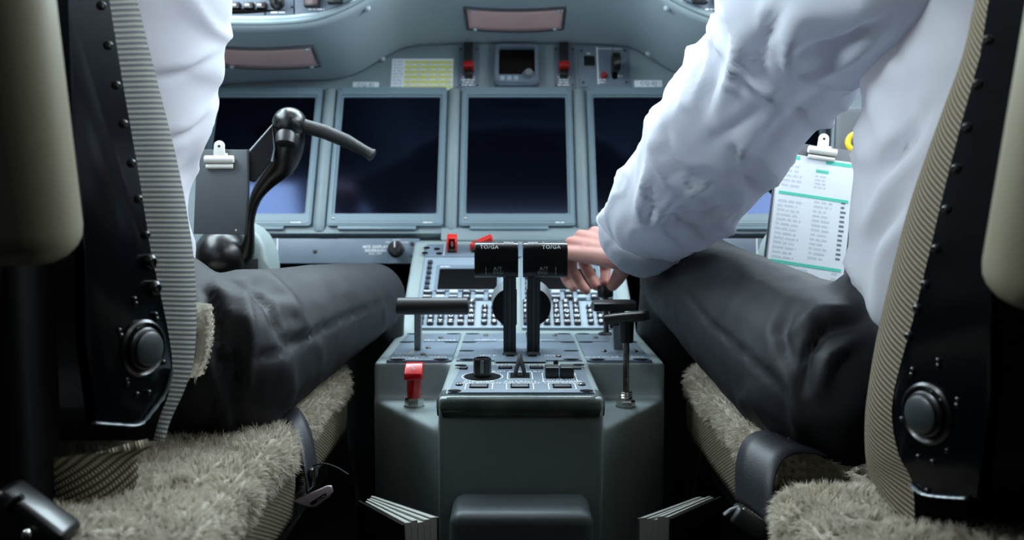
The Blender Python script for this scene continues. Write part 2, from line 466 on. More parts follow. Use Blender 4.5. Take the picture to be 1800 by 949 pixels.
mk('knob', lathe(bmesh.new(), [(.0085, 0), (.0085, .012), (.0075, .014)], (kx, ky, .0215), seg=20), 'lever_light', sd)
for k, px in enumerate((883, 895, 907)):
    b = R(sd, px - 4, 138, px + 4, 145, .014); mk('button', box(((b[0] + b[2]) / 2, (b[1] + b[3]) / 2, .0225), (b[2] - b[0], b[3] - b[1], .003), .001), 'key_light', sd)

# guarded levers beside it
def guard(label, px):
    g = sub(label, 'guarded_switch', 'switch', px, 118)
    g['group'] = 'red banded guarded switches beside the standby display'
    r = R(g, px - 17, 82, px + 20, 156); mk('plate', poly(bmesh.new(), rrect(*r, .003), -.001, .003, .0008), 'plate_blue', g)
    for a, b in ((-13, 88), (16, 88), (-13, 151), (16, 151)):
        q = R(g, px + a - 1, b - 1, px + a + 1, b + 1); screw(g, (q[0] + q[2]) / 2, (q[1] + q[3]) / 2, .003, .0022, 'black_satin')
    q = R(g, px - 8, 77, px + 8, 111, .02); mk('guard', box(((q[0] + q[2]) / 2, (q[1] + q[3]) / 2, .017), (q[2] - q[0], q[3] - q[1], .020), .002), 'black_satin', g)
    q = R(g, px - 9, 111, px + 10, 120, .02); mk('red_band', box(((q[0] + q[2]) / 2, (q[1] + q[3]) / 2, .016), (q[2] - q[0], q[3] - q[1], .024), .0015), 'dark_red', g)
    q = R(g, px - 7, 120, px + 8, 132, .015); mk('hinge', box(((q[0] + q[2]) / 2, (q[1] + q[3]) / 2, .009), (q[2] - q[0], q[3] - q[1], .016), .0015), 'black_plastic', g)
    q = R(g, px - 13, 135, px + 13, 153); micro(g, q[0], q[1], q[2], q[3], 4, .0033, fill=.9, seed=px, center=True)
guard('black guarded switch with red band beside the yellow striped card', 823)
guard('black guarded switch with red band beside the landing gear panel', 991)

# landing gear panel
lg = sub('blue-grey landing gear panel with black wheel-shaped lever and red button', 'landing_gear_panel', 'control panel', 1061, 120)
r = R(lg, 1016, 84, 1107, 155); mk('plate', poly(bmesh.new(), rrect(*r, .003), -.001, .004, .001), 'plate_blue', lg)
q = R(lg, 1024, 100, 1047, 121); bm = bmesh.new(); ring(bm, rrect(*q, .001), rrect(q[0] + .002, q[1] + .002, q[2] - .002, q[3] - .002, .001), .003, .0075); mk('indicator_frame', bm, 'grey_print', lg)
mk('indicator', box(((q[0] + q[2]) / 2, (q[1] + q[3]) / 2, .005), (q[2] - q[0] - .003, q[3] - q[1] - .003, .004), .0006), 'black_plastic', lg)
q = R(lg, 1049, 85, 1051.5, 150); mk('divider', box(((q[0] + q[2]) / 2, (q[1] + q[3]) / 2, .0042), (q[2] - q[0], q[3] - q[1], .0006)), 'white_print', lg, smooth=0)
q = R(lg, 1056, 125, 1068, 137, .01); bm = bmesh.new(); lathe(bm, [(.006, 0), (.006, .007), (.0045, .0095), (.002, .0105)], ((q[0] + q[2]) / 2, (q[1] + q[3]) / 2, .004)); mk('button', bm, 'dark_red', lg)
q = R(lg, 1072, 99, 1091, 134, .02); cx, cy = (q[0] + q[2]) / 2, (q[1] + q[3]) / 2
mk('slot', poly(bmesh.new(), rrect(cx - .006, cy - .020, cx + .006, cy + .022, .005), .0035, .0045), 'slot_dark', lg)
bm = bmesh.new(); cyl(bm, (cx - .004, cy - .004, .004), (cx - .003, cy, .03), .0035)
mk('lever_arm', bm, 'steel', lg)
bm = bmesh.new(); lathe(bm, [(.012, -.0095), (.0185, -.007), (.0195, 0), (.0185, .007), (.012, .0095)], (cx, cy, .034), (1, 0, 0), 24); wh = mk('lever_wheel', bm, 'black_gloss', lg)
bm = bmesh.new(); ring(bm, rrect(-.0012, -.003, .0012, .003, .0008), rrect(-.0006, -.002, .0006, .002, .0003), 0, .0003)
letter('LANDING GEAR', .0068, lg, (R(lg, 1052, 84, 1092, 90)[0] + .021), R(lg, 1052, 84, 1092, 90)[1] + .0028, .0042)
q = R(lg, 1084, 133, 1098, 138); micro(lg, *q, 1, .0042, seed=3)
q = R(lg, 1053, 140, 1070, 149); micro(lg, *q, 2, .0042, seed=4)
q = R(lg, 1031, 94, 1040, 98); micro(lg, *q, 1, .0042, seed=5)
for a, b in ((1023, 90), (1026, 146), (1102, 146), (1099, 90)):
    q = R(lg, a - 1, b - 1, a + 1, b + 1); screw(lg, q[0], q[1], .004, .0025, 'black_satin')

# registration placards and the striped card
for lab, a, b, c, d in (('white registration placard beside the yellow striped card', 620, 145, 666, 156.5), ('white registration placard under the landing gear lever, near the sleeve', 1115, 142, 1164, 154)):
    p = sub(lab, 'registration_placard', 'placard', (a + c) / 2, (b + d) / 2); q = R(p, a, b, c, d)
    mk('plate', poly(bmesh.new(), rrect(*q, .001), -.001, .0025, .0004), 'placard', p)
    letter('CQ-EJ', .0118, p, (q[0] + q[2]) / 2, (q[1] + q[3]) / 2, .0027, 'ink')
cc = sub('white card with yellow striped rows taped to the panel', 'checklist_card', 'card', 742, 131)
q = R(cc, 688, 104, 796.5, 159); mk('sheet', poly(bmesh.new(), rrect(*q, .0005), -.0005, .0016), 'placard', cc, smooth=0)
W_, H_ = q[2] - q[0], q[3] - q[1]
for k in range(6):
    y = q[3] - H_ * (.115 + k * .158); mk('yellow_row', box((q[0] + W_ * .60, y, .0017), (W_ * .77, H_ * .090, .0004)), 'highlight_yellow', cc, smooth=0)
for k in range(4):
    x = q[0] + W_ * (.36 + k * .155); mk('grid_line', box((x, q[1] + H_ * .48, .00195), (.0008, H_ * .86, .0002)), 'pale_ink', cc, smooth=0)
for k in range(5):
    micro(cc, q[0] + W_ * (.25 + k * .155), q[1] + .004, q[0] + W_ * (.35 + k * .155), q[3] - .006, 11, .0020, 'pale_ink', 1.0, 'print', 20 + k)
micro(cc, q[0] + .003, q[1] + .004, q[0] + W_ * .20, q[3] - .003, 9, .0019, 'pale_ink', .95, seed=31)

# ---------------------------------------------------------------- glareshield
Llo = [(60, 185), (200, 172), (300, 162), (380, 152), (480, 145), (590, 140), (635, 127), (678, 101), (712, 85), (760, 80), (840, 78), (909, 78)]
Uup = [(60, 50, 1.60), (200, 47, 1.60), (300, 46, 1.60), (380, 45, 1.60), (470, 45, 1.605), (540, 40, 1.61), (592, 24, 1.62), (640, 0, 1.635), (692, -32, 1.65), (760, -56, 1.665), (840, -66, 1.67), (909, -68, 1.675)]
nl = 41
lo = [PM @ PL(*p) for p in spline(Llo, nl)]; lo = [V((p.x, p.y, p.z)) for p in lo]
up = [at(*p) for p in spline(Uup, nl)]
lo += [V((-p.x, p.y, p.z)) for p in reversed(lo[:-1])]; up += [V((-p.x, p.y, p.z)) for p in reversed(up[:-1])]
lo[nl - 1].x = up[nl - 1].x = 0
rows = []
for k in range(15):
    t = k / 14; rows.append([a.lerp(b, t) + V((0,   .028 * math.sin(PI * t), -.012 * math.sin(PI * t))) for a, b in zip(lo, up)])
gs = thing('glareshield', 'curved grey glareshield with two lobes overhanging the instrument panel', 'glareshield', loc=(0, 1.7, .95))
GI = Matrix.Translation((0, -1.7, -.95))
def gl(p): return V(p) - V((0, 1.7, .95))
bm = gridmesh('g', [[gl(p) for p in r] for r in rows])
GB = BVHTree.FromPolygons([p for r in rows for p in r], [(k * len(lo) + i, k * len(lo) + i + 1, (k + 1) * len(lo) + i + 1, (k + 1) * len(lo) + i) for k in range(14) for i in range(len(lo) - 1)])
sh = mk('underside', bm, 'glare_paint', gs, smooth=60); thicken(sh, .008, -1)
def gcast(px, py):
    p, n, _, _ = GB.ray_cast(CAM, ray(px, py).normalized())
    if p is None: p, n, _, _ = GB.find_nearest(at(px, py, 1.65))
    if n.dot(ray(px, py)) > 0: n = -n
    return p, n
# rim: two rounded strips along the upper edge
for nm, off, r, m in (('rim', (0, .002, .0045), .0048, 'panel_paint'), ('rim_channel', (0, .007, .0120), .0052, 'glare_paint')):
    bm = bmesh.new(); tube(bm, [gl(p) + V(off) for p in up], r, seg=10); mk(nm, bm, m, gs)
# top deck
rows2 = [[p + V((0, .012, .022)) for p in up], [V((p.x, 1.70 + (p.y - 1.6) * .6, 1.095)) for p in up], [V((p.x, 1.9, 1.10)) for p in up], [V((p.x * 1.05, 2.26, 1.06)) for p in up]]
o = mk('top_deck', gridmesh('d', [[gl(p) for p in r] for r in rows2]), 'black_cover', gs, smooth=60); thicken(o, .006, 1)
for px, py in ((645, 14), (672, 103), (1140, 94), (1173, 14)):
    p, n = gcast(px, py); bm = bmesh.new(); lathe(bm, [(.006, -.001), (.006, .003), (.004, .006), (.001, .007)], gl(p), n, 14); mk('button_stud', bm, 'glare_paint', gs)
    
def lamp(label, quad, mirror=False):
    """flush floodlight with a pinkish lens in the glareshield underside"""
    c, n = gcast(sum(q[0] for q in quad) / 4, sum(q[1] for q in quad) / 4)
    sg = -1 if mirror else 1
    t = thing('flood_light', label, 'lamp', loc=(c.x * sg, c.y, c.z), group='pink flood lights under the glareshield')
    nx, ny = 12, 5
    def pt(u, v, h):
        a = V(quad[0]).lerp(V(quad[1]), u); b = V(quad[3]).lerp(V(quad[2]), u); q = a.lerp(b, v)
        bow = 4.5 * 4 * u * (1 - u) - 2
        p, n = gcast(q.x, q.y + bow); p = p + n * h - c
        return V((p.x * sg, p.y, p.z))
    o = mk('lens', gridmesh('l', [[pt(i / nx, j / ny, .003) for i in range(nx + 1)] for j in range(ny + 1)]), 'pink_lens', t, smooth=60); thicken(o, .004, 1 if not mirror else -1)
    per = [(i / nx, 0) for i in range(nx)] + [(1, j / ny) for j in range(ny)] + [(1 - i / nx, 1) for i in range(nx)] + [(0, 1 - j / ny) for j in range(ny)] + [(0, 0)]
    bm = bmesh.new(); tube(bm, [pt(u, v, .002) for u, v in per], .0032, seg=8); mk('seal', bm, 'board_grey', t)
    for u, v in ((.06, .06), (.94, .06), (.08, .95), (.92, .95)):
        bm = bmesh.new(); ell(bm, pt(u, v, .004), (.005, .0035, .004), seg=10); mk('clip', bm, 'glare_paint', t)
QL = [V((372, 82)), V((548, 81)), V((562, 116)), V((395, 116))]
lamp('pink flood light under the glareshield lobe, beside the shirt on the left', QL)
lamp('pink flood light under the middle of the glareshield', [V((817, 14)), V((993, 14)), V((989, 51)), V((822, 51))])
lamp('pink flood light under the glareshield lobe hidden behind the white sleeve', QL, True)

# guidance panels inside the glareshield lobes
def lobe(sg, label):
    M_ = frame_n(at(430, 20, 1.615), (0, -1, .12))
    if sg > 0: M_ = M_.copy(); M_[0][3] = -M_[0][3]
    g = thing('guidance_panel', label, 'control panel', M_, group='control panels in the glareshield lobes')
    B = frame_n(at(430, 20, 1.615), (0, -1, .12))
    def q(px, py, z=0): p = local(B, px, py, z); return (-p.x if sg > 0 else p.x, p.y)
    def quad(a, b, c, d, z=0):
        p = q(a, d, z); r = q(c, b, z); return min(p[0], r[0]), p[1], max(p[0], r[0]), r[1]
    top = -95
    mk('plate', poly(bmesh.new(), [q(60, 30), q(380, 31), q(516, 29), q(516, top), q(60, top)], -.01, .0, .001), 'plate_blue', g)
    mk('plate', poly(bmesh.new(), [q(518, 29), q(548, 26), q(592, 11), q(628, -8), q(660, -30), q(660, top), q(518, top)], -.01, .0, .001), 'plate_blue', g)
    for px in (413, 437, 459, 385, 360, 330):
        r = quad(px - 9, 4, px + 9, 15, .005); mk('button', poly(bmesh.new(), rrect(*r, .0015), 0, .008, .001), 'black_plastic', g)
        r2 = quad(px - 6, 6, px + 6, 12, .005); micro(g, *r2, 1, .0082, seed=px)
    x, y = q(485, 2, .01); bm = bmesh.new(); lathe(bm, [(.0125, 0), (.0125, .004), (.0105, .005), (.0095, .018), (.008, .0195)], (x, y, 0), seg=22); bx(bm, (x, y, .02), (.005, .018, .006), .001); mk('knob', bm, 'black_plastic', g)
    for px, py in ((513, 12), (466, 24)):
        x, y = q(px, py); screw(g, x, y, 0, .0024, 'black_satin')
    for a, c, m in ((534, 562, 'annunciator'), (575, 602, 'key_dark')):
        r = quad(a, -12, c, 11 if a < 560 else 5, .008); mk('annunciator_frame', poly(bmesh.new(), rrect(*r, .0015), 0, .012, .001), 'black_plastic', g)
        mk('annunciator', poly(bmesh.new(), rrect(r[0] + .003, r[1] + .003, r[2] - .003, r[3] - .003, .001), .010, .0128, .0004), m, g)
    r = quad(542, 14, 580, 19); micro(g, *r, 1, .0004, seed=8)
    r = quad(476, 19, 513, 25); micro(g, *r, 1, .0004, seed=9)
lobe(-1, 'blue-grey button panel in the glareshield lobe above the left pink lamp')
lobe(1, 'blue-grey button panel in the glareshield lobe cut off by the white sleeve')

# reversion panel under the displays, each side
def reversion(sg, label):
    B = frame_n(at(620, 440, 1.73), (0, -1, .16)); M_ = B.copy()
    if sg > 0: M_[0][3] = -M_[0][3]
    g = thing('reversion_panel', label, 'control panel', M_, group='blue-grey panels under the displays')
    q = lambda px, py, z=0: (lambda p: (-p.x if sg > 0 else p.x, p.y))(local(B, px, py, z))
    mk('plate', poly(bmesh.new(), [q(440, 419), q(560, 419), q(566, 421), q(588, 421), q(594, 419), q(737, 419), q(737, 463), q(440, 463)], -.012, 0, .0015), 'plate_blue', g)
    x, y = q(487.5, 440); mk('divider', box((x, y, .0004), (.0022, .045, .0008)), 'white_print', g, smooth=0)
    x, y = q(695, 437, .012)
    bm = bmesh.new(); lathe(bm, [(.0155, 0), (.0155, .003), (.013, .005), (.0115, .019), (.010, .0205)], (x, y, 0), seg=24); bx(bm, (x, y, .0185), (.009, .027, .010), .0025); kn = mk('knob', bm, 'black_satin', g)
    mk('pointer', box((x, y + .007, .0238), (.0017, .011, .0005)), 'white_print', kn, smooth=0)
    for px, py in ((554, 442), (725, 428), (725, 450)):
        a, b = q(px, py); screw(g, a, b, 0, .0038, 'lever_grey')
    a, b = q(660, 434); letter('MFD DISPLAY', .0072, g, a, b, .0002, bold=.0001)
    a, b = q(660, 440.5); letter('REVERSION', .0072, g, a, b, .0002, bold=.0001)
    a, b = q(660, 446); letter('PULL OFF', .0052, g, a, b, .0002)
    for s, px, py in (('PFD', 682, 426), ('AUTO', 697, 421.5), ('EICAS', 711, 426)):
        a, b = q(px, py); letter(s, .0048, g, a, b, .0002)
reversion(-1, 'blue-grey display reversion panel with black knob above the left thigh')
reversion(1, 'blue-grey panel below the displays behind the right-hand thigh')

# ---------------------------------------------------------------- centre pedestal
QY0, QY1 = 1.2, 1.453
ZQ = at(915, 637, QY0).z
QY1 = hit(915, 583, (0, 0, ZQ), V((0, 0, 1))).y
SL = math.radians(27.6)
CM = frame((0, QY1 - .002, ZQ), (1, 0, 0), (0, math.cos(SL), math.sin(SL)), (0, -math.sin(SL), math.cos(SL)))
ZT = ZQ + .001            # trim panel height
ZL = at(728, 715, 1.15).z            # ledge height
ped = thing('centre_pedestal', 'grey-green centre pedestal between the seats with black levers on top', 'pedestal', loc=(0, 1.2, 0))
PO = V((0, 1.2, 0))
HW = .190
top_end = CM @ V((0, .282, 0))
bm = bmesh.new()
prof = [(QY0, 0), (QY0, ZQ), (QY1, ZQ), (top_end.y, top_end.z), (top_end.y + .12, top_end.z), (top_end.y + .12, 0)]
for sgn in (1,):
    a = [bm.verts.new((-HW, y - 1.2, z)) for y, z in prof]; b = [bm.verts.new((HW, y - 1.2, z)) for y, z in prof]
    bm.faces.new(a); bm.faces.new(list(reversed(b)))
    for i in range(len(prof)):
        j = (i + 1) % len(prof); bm.faces.new((a[j], a[i], b[i], b[j]))
FY = hit(915, 698, (0, 0, ZT), V((0, 0, 1))).y
bx(bm, (0, (FY + 1.25) / 2 - 1.2, (ZT) / 2), (.179, 1.25 - FY, ZT))
# flared rear edge of quadrant into the front box, ledges cut on the skew
poly(bm, [(-.19, .02), (-.19, -.002), (-.0915, -.165), (.0915, -.165), (.19, -.002), (.19, .02)], 0, ZL)
bmesh.ops.recalc_face_normals(bm, faces=bm.faces)
me = voxel(bm, .004, 9, .5)
body = mk('body', me, 'pedestal_paint', ped, smooth=60)
# worn protective strip round the top of the front box
bm = bmesh.new()
w, yb, yf, rr = .0912, FY + .035 - 1.2, FY - .002 - 1.2, .014
pth = [(-w, yb), (-w, yf + rr)] + [(-w + rr - rr * math.cos(a), yf + rr - rr * math.sin(a)) for a in (.3, .6, .9, 1.2)] + [(-w + rr, yf)]
pth = pth + [(-x, y) for x, y in reversed(pth)]
rowsw = []
for z, ins in ((ZT - .022, .0), (ZT - .012, -.0006), (ZT - .006, -.0002), (ZT - .0025, .002), (ZT - .0003, .0045), (ZT + .0012, .0085)):
    rowsw.append([V((x * (1 - ins / w), y + ins * (1 if y < yb - .001 else 0), z)) for x, y in pth])
o = mk('edge_strip', gridmesh('s', rowsw), 'pedestal_wear', ped, smooth=60); thicken(o, .002, -1)

def Q(px, py): p = hit(px, py, (0, 0, ZQ + .003), V((0, 0, 1))); return (p.x, p.y - 1.2)
def plate(name, outline, z0, z1, m, parent, bev=.001): return mk(name, poly(bmesh.new(), outline, z0, z1, bev), m, parent)
# three quadrant plates (x limits symmetric about the centre line)
y0, y1 = Q(915, 632.5)[1], Q(915, 586)[1]
for nm, x0, x1, tx0, tx1 in (('quadrant_plate', -.082, .082, -.082, .082), ('quadrant_plate', -.173, -.088, -.171, -.088), ('quadrant_plate', .088, .173, .088, .171)):
    qp = plate(nm, [(x0, y0), (x1, y0), (tx1, y1), (tx0, y1)], ZQ - .002, ZQ + .003, 'plate_blue', ped)
    ym = (y0 + y1) / 2
    k = bmesh.new(); bx(k, ((x0 + x1) / 2, ym + .035, ZQ + .0031), (x1 - x0 - .002, .0012, .0006)); mk('seam', k, 'slot_dark', qp, smooth=0)
    # dark finger notches along the plate edges
    ex = [(x0 + .014, y0 + .004), (x1 - .014, y0 + .004), (x0 + .012, y1 - .004), (x1 - .012, y1 - .004), (x0 + .010, ym + .03), (x1 - .010, ym + .03)]
    if x0 < 0 < x1: ex += [(x0 + .010, y0 + .07), (x1 - .010, y0 + .07)]
    for a, b in ex:
        k = bmesh.new(); lathe(k, [(.0105, 0), (.0105, .0005)], (0, 0, 0), seg=16)
        for v in k.verts: v.co.y *= .42
        mk('notch', k, 'slot_dark', qp, (a, b, ZQ + .003))
for px, py in ((854, 590), (975, 590), (982, 627), (753, 612), (744, 624), (775, 594), (1047, 594), (1062, 618), (1117, 618)):
    x, y = Q(px, py); screw(ped, x, y, ZQ + .003, .0038)
# lever slots
for px0, px1, py0, py1 in ((881, 912, 584, 627), (923, 950, 584, 627)):
    a, b = Q((px0 + px1) / 2, py1), Q((px0 + px1) / 2, py0); k = bmesh.new(); bx(k, (a[0] * .98, (a[1] + b[1]) / 2, ZQ + .0033), (.011, b[1] - a[1], .0008)); mk('lever_slot', k, 'slot_dark', ped, smooth=0)
a, b = Q(725, 626), Q(742, 588); k = bmesh.new(); bx(k, ((a[0] + b[0]) / 2, (a[1] + b[1]) / 2, ZQ + .0033), (.010, b[1] - a[1], .0008)); mk('lever_slot', k, 'lever_light', ped, smooth=0)
a, b = Q(1087, 626), Q(1075, 588); k = bmesh.new(); bx(k, ((a[0] + b[0]) / 2, (a[1] + b[1]) / 2, ZQ + .0033), (.010, b[1] - a[1], .0008)); mk('lever_slot', k, 'lever_light', ped, smooth=0)
k = bmesh.new(); a, b = Q(880, 636), Q(950, 586); bx(k, (.001, (a[1] + b[1]) / 2, ZQ + .0031), (.066, b[1] - a[1], .0006)); mk('centre_strip', k, 'plate_blue', ped, smooth=0)
for s, px, py, sz in (('MAX', 848, 598, .010), ('THRUST', 872, 598, .0095), ('MAX', 962, 598, .010), ('IDLE', 972, 625.5, .0105), ('IDLE', 858, 625.5, .0105), ('CLOSE', 712, 623, .009), ('GROUND', 722, 627, .008), ('SPOILERS', 712, 630, .008), ('SPEED BRAKE', 768, 598.5, .0085), ('OPEN', 768, 628, .009), ('SLAT/FLAP', 1058, 628.5, .009), ('FULL', 1118, 628, .010)):
    x, y = Q(px, py); letter(s, sz, ped, x, y, ZQ + .0035)
# trim panel plate
def TQ(px, py): p = hit(px, py, (0, 0, ZT + .003), V((0, 0, 1))); return (p.x, p.y - 1.2)
tp = thing('trim_panel', 'blue-grey trim panel with round black knob and switches on the pedestal end', 'control panel', loc=(0, 1.2, 0))
ty0, ty1 = TQ(915, 689)[1], TQ(915, 641)[1]
plate('plate', [TQ(787, 689), TQ(1044.5, 689), TQ(1022, 641), TQ(811.5, 641)], ZT - .003, ZT + .003, 'plate_blue', tp)
Z3 = ZT + .003
for px, py in ((799, 687), (1031, 687), (810, 642.5), (1017, 641.5)):
    x, y = TQ(px, py); k = bmesh.new(); lathe(k, [(.0075, 0), (.0075, .0006)], seg=16)
    for v in k.verts: v.co.y *= .8
    mk('notch', k, 'slot_dark', tp, (x, y, Z3))
for px, py in ((807, 677), (1023, 677)):
    x, y = TQ(px, py); screw(tp, x, y, Z3, .0042)
def outline(parent, cx, cy, w, h, t=.0009, name='outline'):
    k = bmesh.new(); ring(k, rrect(cx - w / 2, cy - h / 2, cx + w / 2, cy + h / 2, .002), rrect(cx - w / 2 + t, cy - h / 2 + t, cx + w / 2 - t, cy + h / 2 - t, .0015), Z3 - .0002, Z3 + .0004); mk(name, k, 'white_print', parent, smooth=0)
# rudder trim knob in its well
x, y = TQ(848, 662)
k = bmesh.new(); lathe(k, [(.0215, 0), (.0215, .0006)], seg=32); 
for v in k.verts: v.co.y *= 1.15
mk('knob_well', k, 'slot_dark', tp, (x, y, Z3))
k = bmesh.new()
import itertools
for r0, r1 in ((.0235, .0245),):
    ring(k, [(r1 * math.cos(2 * PI * i / 32), 1.15 * r1 * math.sin(2 * PI * i / 32)) for i in range(32)], [(r0 * math.cos(2 * PI * i / 32), 1.15 * r0 * math.sin(2 * PI * i / 32)) for i in range(32)], 0, .0004)
mk('well_ring', k, 'white_print', tp, (x, y, Z3), smooth=0)
k = bmesh.new(); lathe(k, [(.0105, 0), (.0105, .021), (.0098, .0225), (.0085, .0225), (.0080, .0205)], seg=10); kn = mk('trim_knob', k, 'black_gloss', tp, (x, y, Z3), smooth=20)
mk('knob_pointer', box((0, -.0102, .013), (.004, .0012, .016), .0004), 'lever_light', kn)
# aileron trim split switch
x, y = TQ(914, 660)
mk('switch_well', box((0, 0, .0002), (.023, .030, .0008)), 'slot_dark', tp, (x, y, Z3), smooth=0); outline(tp, x, y - .002, .030, .046)
k = bmesh.new()
for sx in (-1, 1):
    tube(k, [(sx * .0065, -.006, 0), (sx * .003, -.002, .012), (0, .004, .020), (0, .007, .024)], [.0022, .0026, .003, .0022], seg=8)
mk('trim_switch', k, 'lever_grey', tp, (x, y, Z3))
# pitch trim twin rocker
for sx in (-1, 1):
    x, y = TQ(983 + sx * 13, 662); mk('rocker', box((0, 0, .0065), (.0158, .022, .013), .0012), 'black_satin', tp, (x, y, Z3))
x, y = TQ(977, 650); mk('rocker_pin', lathe(bmesh.new(), [(.003, 0), (.003, .010), (.002, .012)], seg=12), 'black_plastic', tp, (x, y, Z3))
x, y = TQ(983, 662); outline(tp, x, y - .004, .040, .052)
for px, py, lit in ((842, 679, 0), (914, 679, 0), (988, 679, 1), (888, 646.5, 1), (943, 646.5, 1), (815, 647.5, 1), (1014, 647.5, 0)):
    x, y = TQ(px, py); small = py < 660; w = .021 if not small else .017
    if px in (815, 1014): w = .010
    bz = mk('push_button_frame', box((0, 0, .0006), (w, .020 if not small else .015, .0014), .0005), 'slot_dark', tp, (x, y, Z3))
    mk('push_button', box((0, -.002, .0012), (w * .86, .014 if not small else .010, .0016), .0004), 'key_dark' if lit else 'board_grey', bz)
    if not small: outline(tp, x, y - .001, w + .010, .034)
for s, px, py, sz in (('TRIM CONTROL', 910, 653.5, .0095), ('NOSE UP', 983, 667.4, .008), ('RUDDER', 842, 671, .0085), ('TRIM POWER', 842, 673.8, .0075), ('AILERON', 914, 671, .0085), ('TRIM POWER', 914, 673.8, .0075), ('STABILIZER', 988, 671, .0085), ('TRIM SPEED', 988, 673.8, .0075), ('ELEVATOR', 912, 641.5, .009), ('PITCH', 966, 641.5, .009), ('LEFT', 866, 641.5, .009), ('START', 888, 643.6, .007), ('START', 943, 643.6, .007)):
    x, y = TQ(px, py); letter(s, sz, tp, x, y, Z3 + .0004)

# arm rest box at the rear foot of the pedestal
za = at(917, 864, FY).z; yfr = hit(917, 905, (0, 0, za), V((0, 0, 1))).y
bm = bmesh.new(); bx(bm, (.0, (yfr + FY) / 2, za - .13), (.146, FY - yfr, .26), .012, 4)
for v in bm.verts:
    v.co.x *= 1 + (za - v.co.z) * .25
    v.co.z += .004 * (1 - (v.co.x / .07) ** 2) if v.co.z > za - .01 else 0
o = mk('padded_box', bm, 'leather_grey', smooth=50); tag(o, 'grey leather-padded box at the rear foot of the pedestal', 'box')

# ---------------------------------------------------------------- red lever, tee handle
def hexnut(bm, p, r, h):
    lathe(bm, [(r, 0), (r, h * .8), (r * .85, h)], p, seg=6); lathe(bm, [(r * 1.12, 0), (r * 1.12, h * .12)], p, seg=20)
p = at(728, 716, 1.15)
t = thing('red_lever', 'glossy red pull lever on the pedestal ledge beside the left thigh', 'lever', loc=(p.x, p.y, ZL))
bm = bmesh.new(); hexnut(bm, (0, 0, 0), .0118, .012); mk('nut', bm, 'silver', t, smooth=25)
bm = bmesh.new(); lathe(bm, [(.0078, .011), (.0092, .013), (.0092, .040)], seg=20); mk('stem', bm, 'red_handle', t)
bm = bmesh.new()
pr = [(-.012, .036), (-.012, .044), (.004, .054), (.012, .055), (.012, .040), (.004, .033)]
a = [bm.verts.new((-.0115, y, z)) for y, z in pr]; b = [bm.verts.new((.0115, y, z)) for y, z in pr]
bm.faces.new(a); bm.faces.new(list(reversed(b)))
for i in range(6): j = (i + 1) % 6; bm.faces.new((a[j], a[i], b[i], b[j]))
bmesh.ops.recalc_face_normals(bm, faces=bm.faces)
bmesh.ops.bevel(bm, geom=list(bm.edges), offset=.002, segments=3, affect='EDGES', profile=.5)
hd = mk('head', bm, 'red_handle', t)
letter('ELEC', .0058, hd, .0005, -.004, .0497, rot=(math.radians(32), 0, math.radians(90)))
p = at(1100, 713, 1.15)
t = thing('tee_handle', 'black tee-shaped pull handle on a steel rod at the ledge', 'handle', loc=(p.x, p.y, ZL))
bm = bmesh.new(); hexnut(bm, (0, 0, 0), .0118, .009); lathe(bm, [(.0085, .008), (.0085, .011), (.0075, .011), (.0085, .0125), (.0075, .014), (.0085, .0155), (.0075, .017), (.0085, .0185), (.0078, .020)], seg=18); mk('nut', bm, 'silver', t, smooth=25)
zt = at(1100, 600, 1.15).z - ZL
bm = bmesh.new(); cyl(bm, (0, 0, .018), (0, 0, zt + .01), .0038, seg=14); mk('rod', bm, 'steel', t)
R3 = Matrix.Rotation(math.radians(-28), 3, 'Z') @ Matrix.Rotation(math.radians(-9), 3, 'Y')
bm = bmesh.new(); lathe(bm, [(.0085, zt - .001), (.0088, zt + .004), (.0095, zt + .026)], seg=20); mk('collar', bm, 'black_plastic', t)
bm = bmesh.new(); bx(bm, (0, 0, zt + .030), (.056, .019, .0125), .003, 3, R3); g = mk('grip', bm, 'black_plastic', t)
letter('PULL  BRAKE', .0062, g, 0, 0, zt + .0367, rot=(R3.to_euler()), m='grey_print')

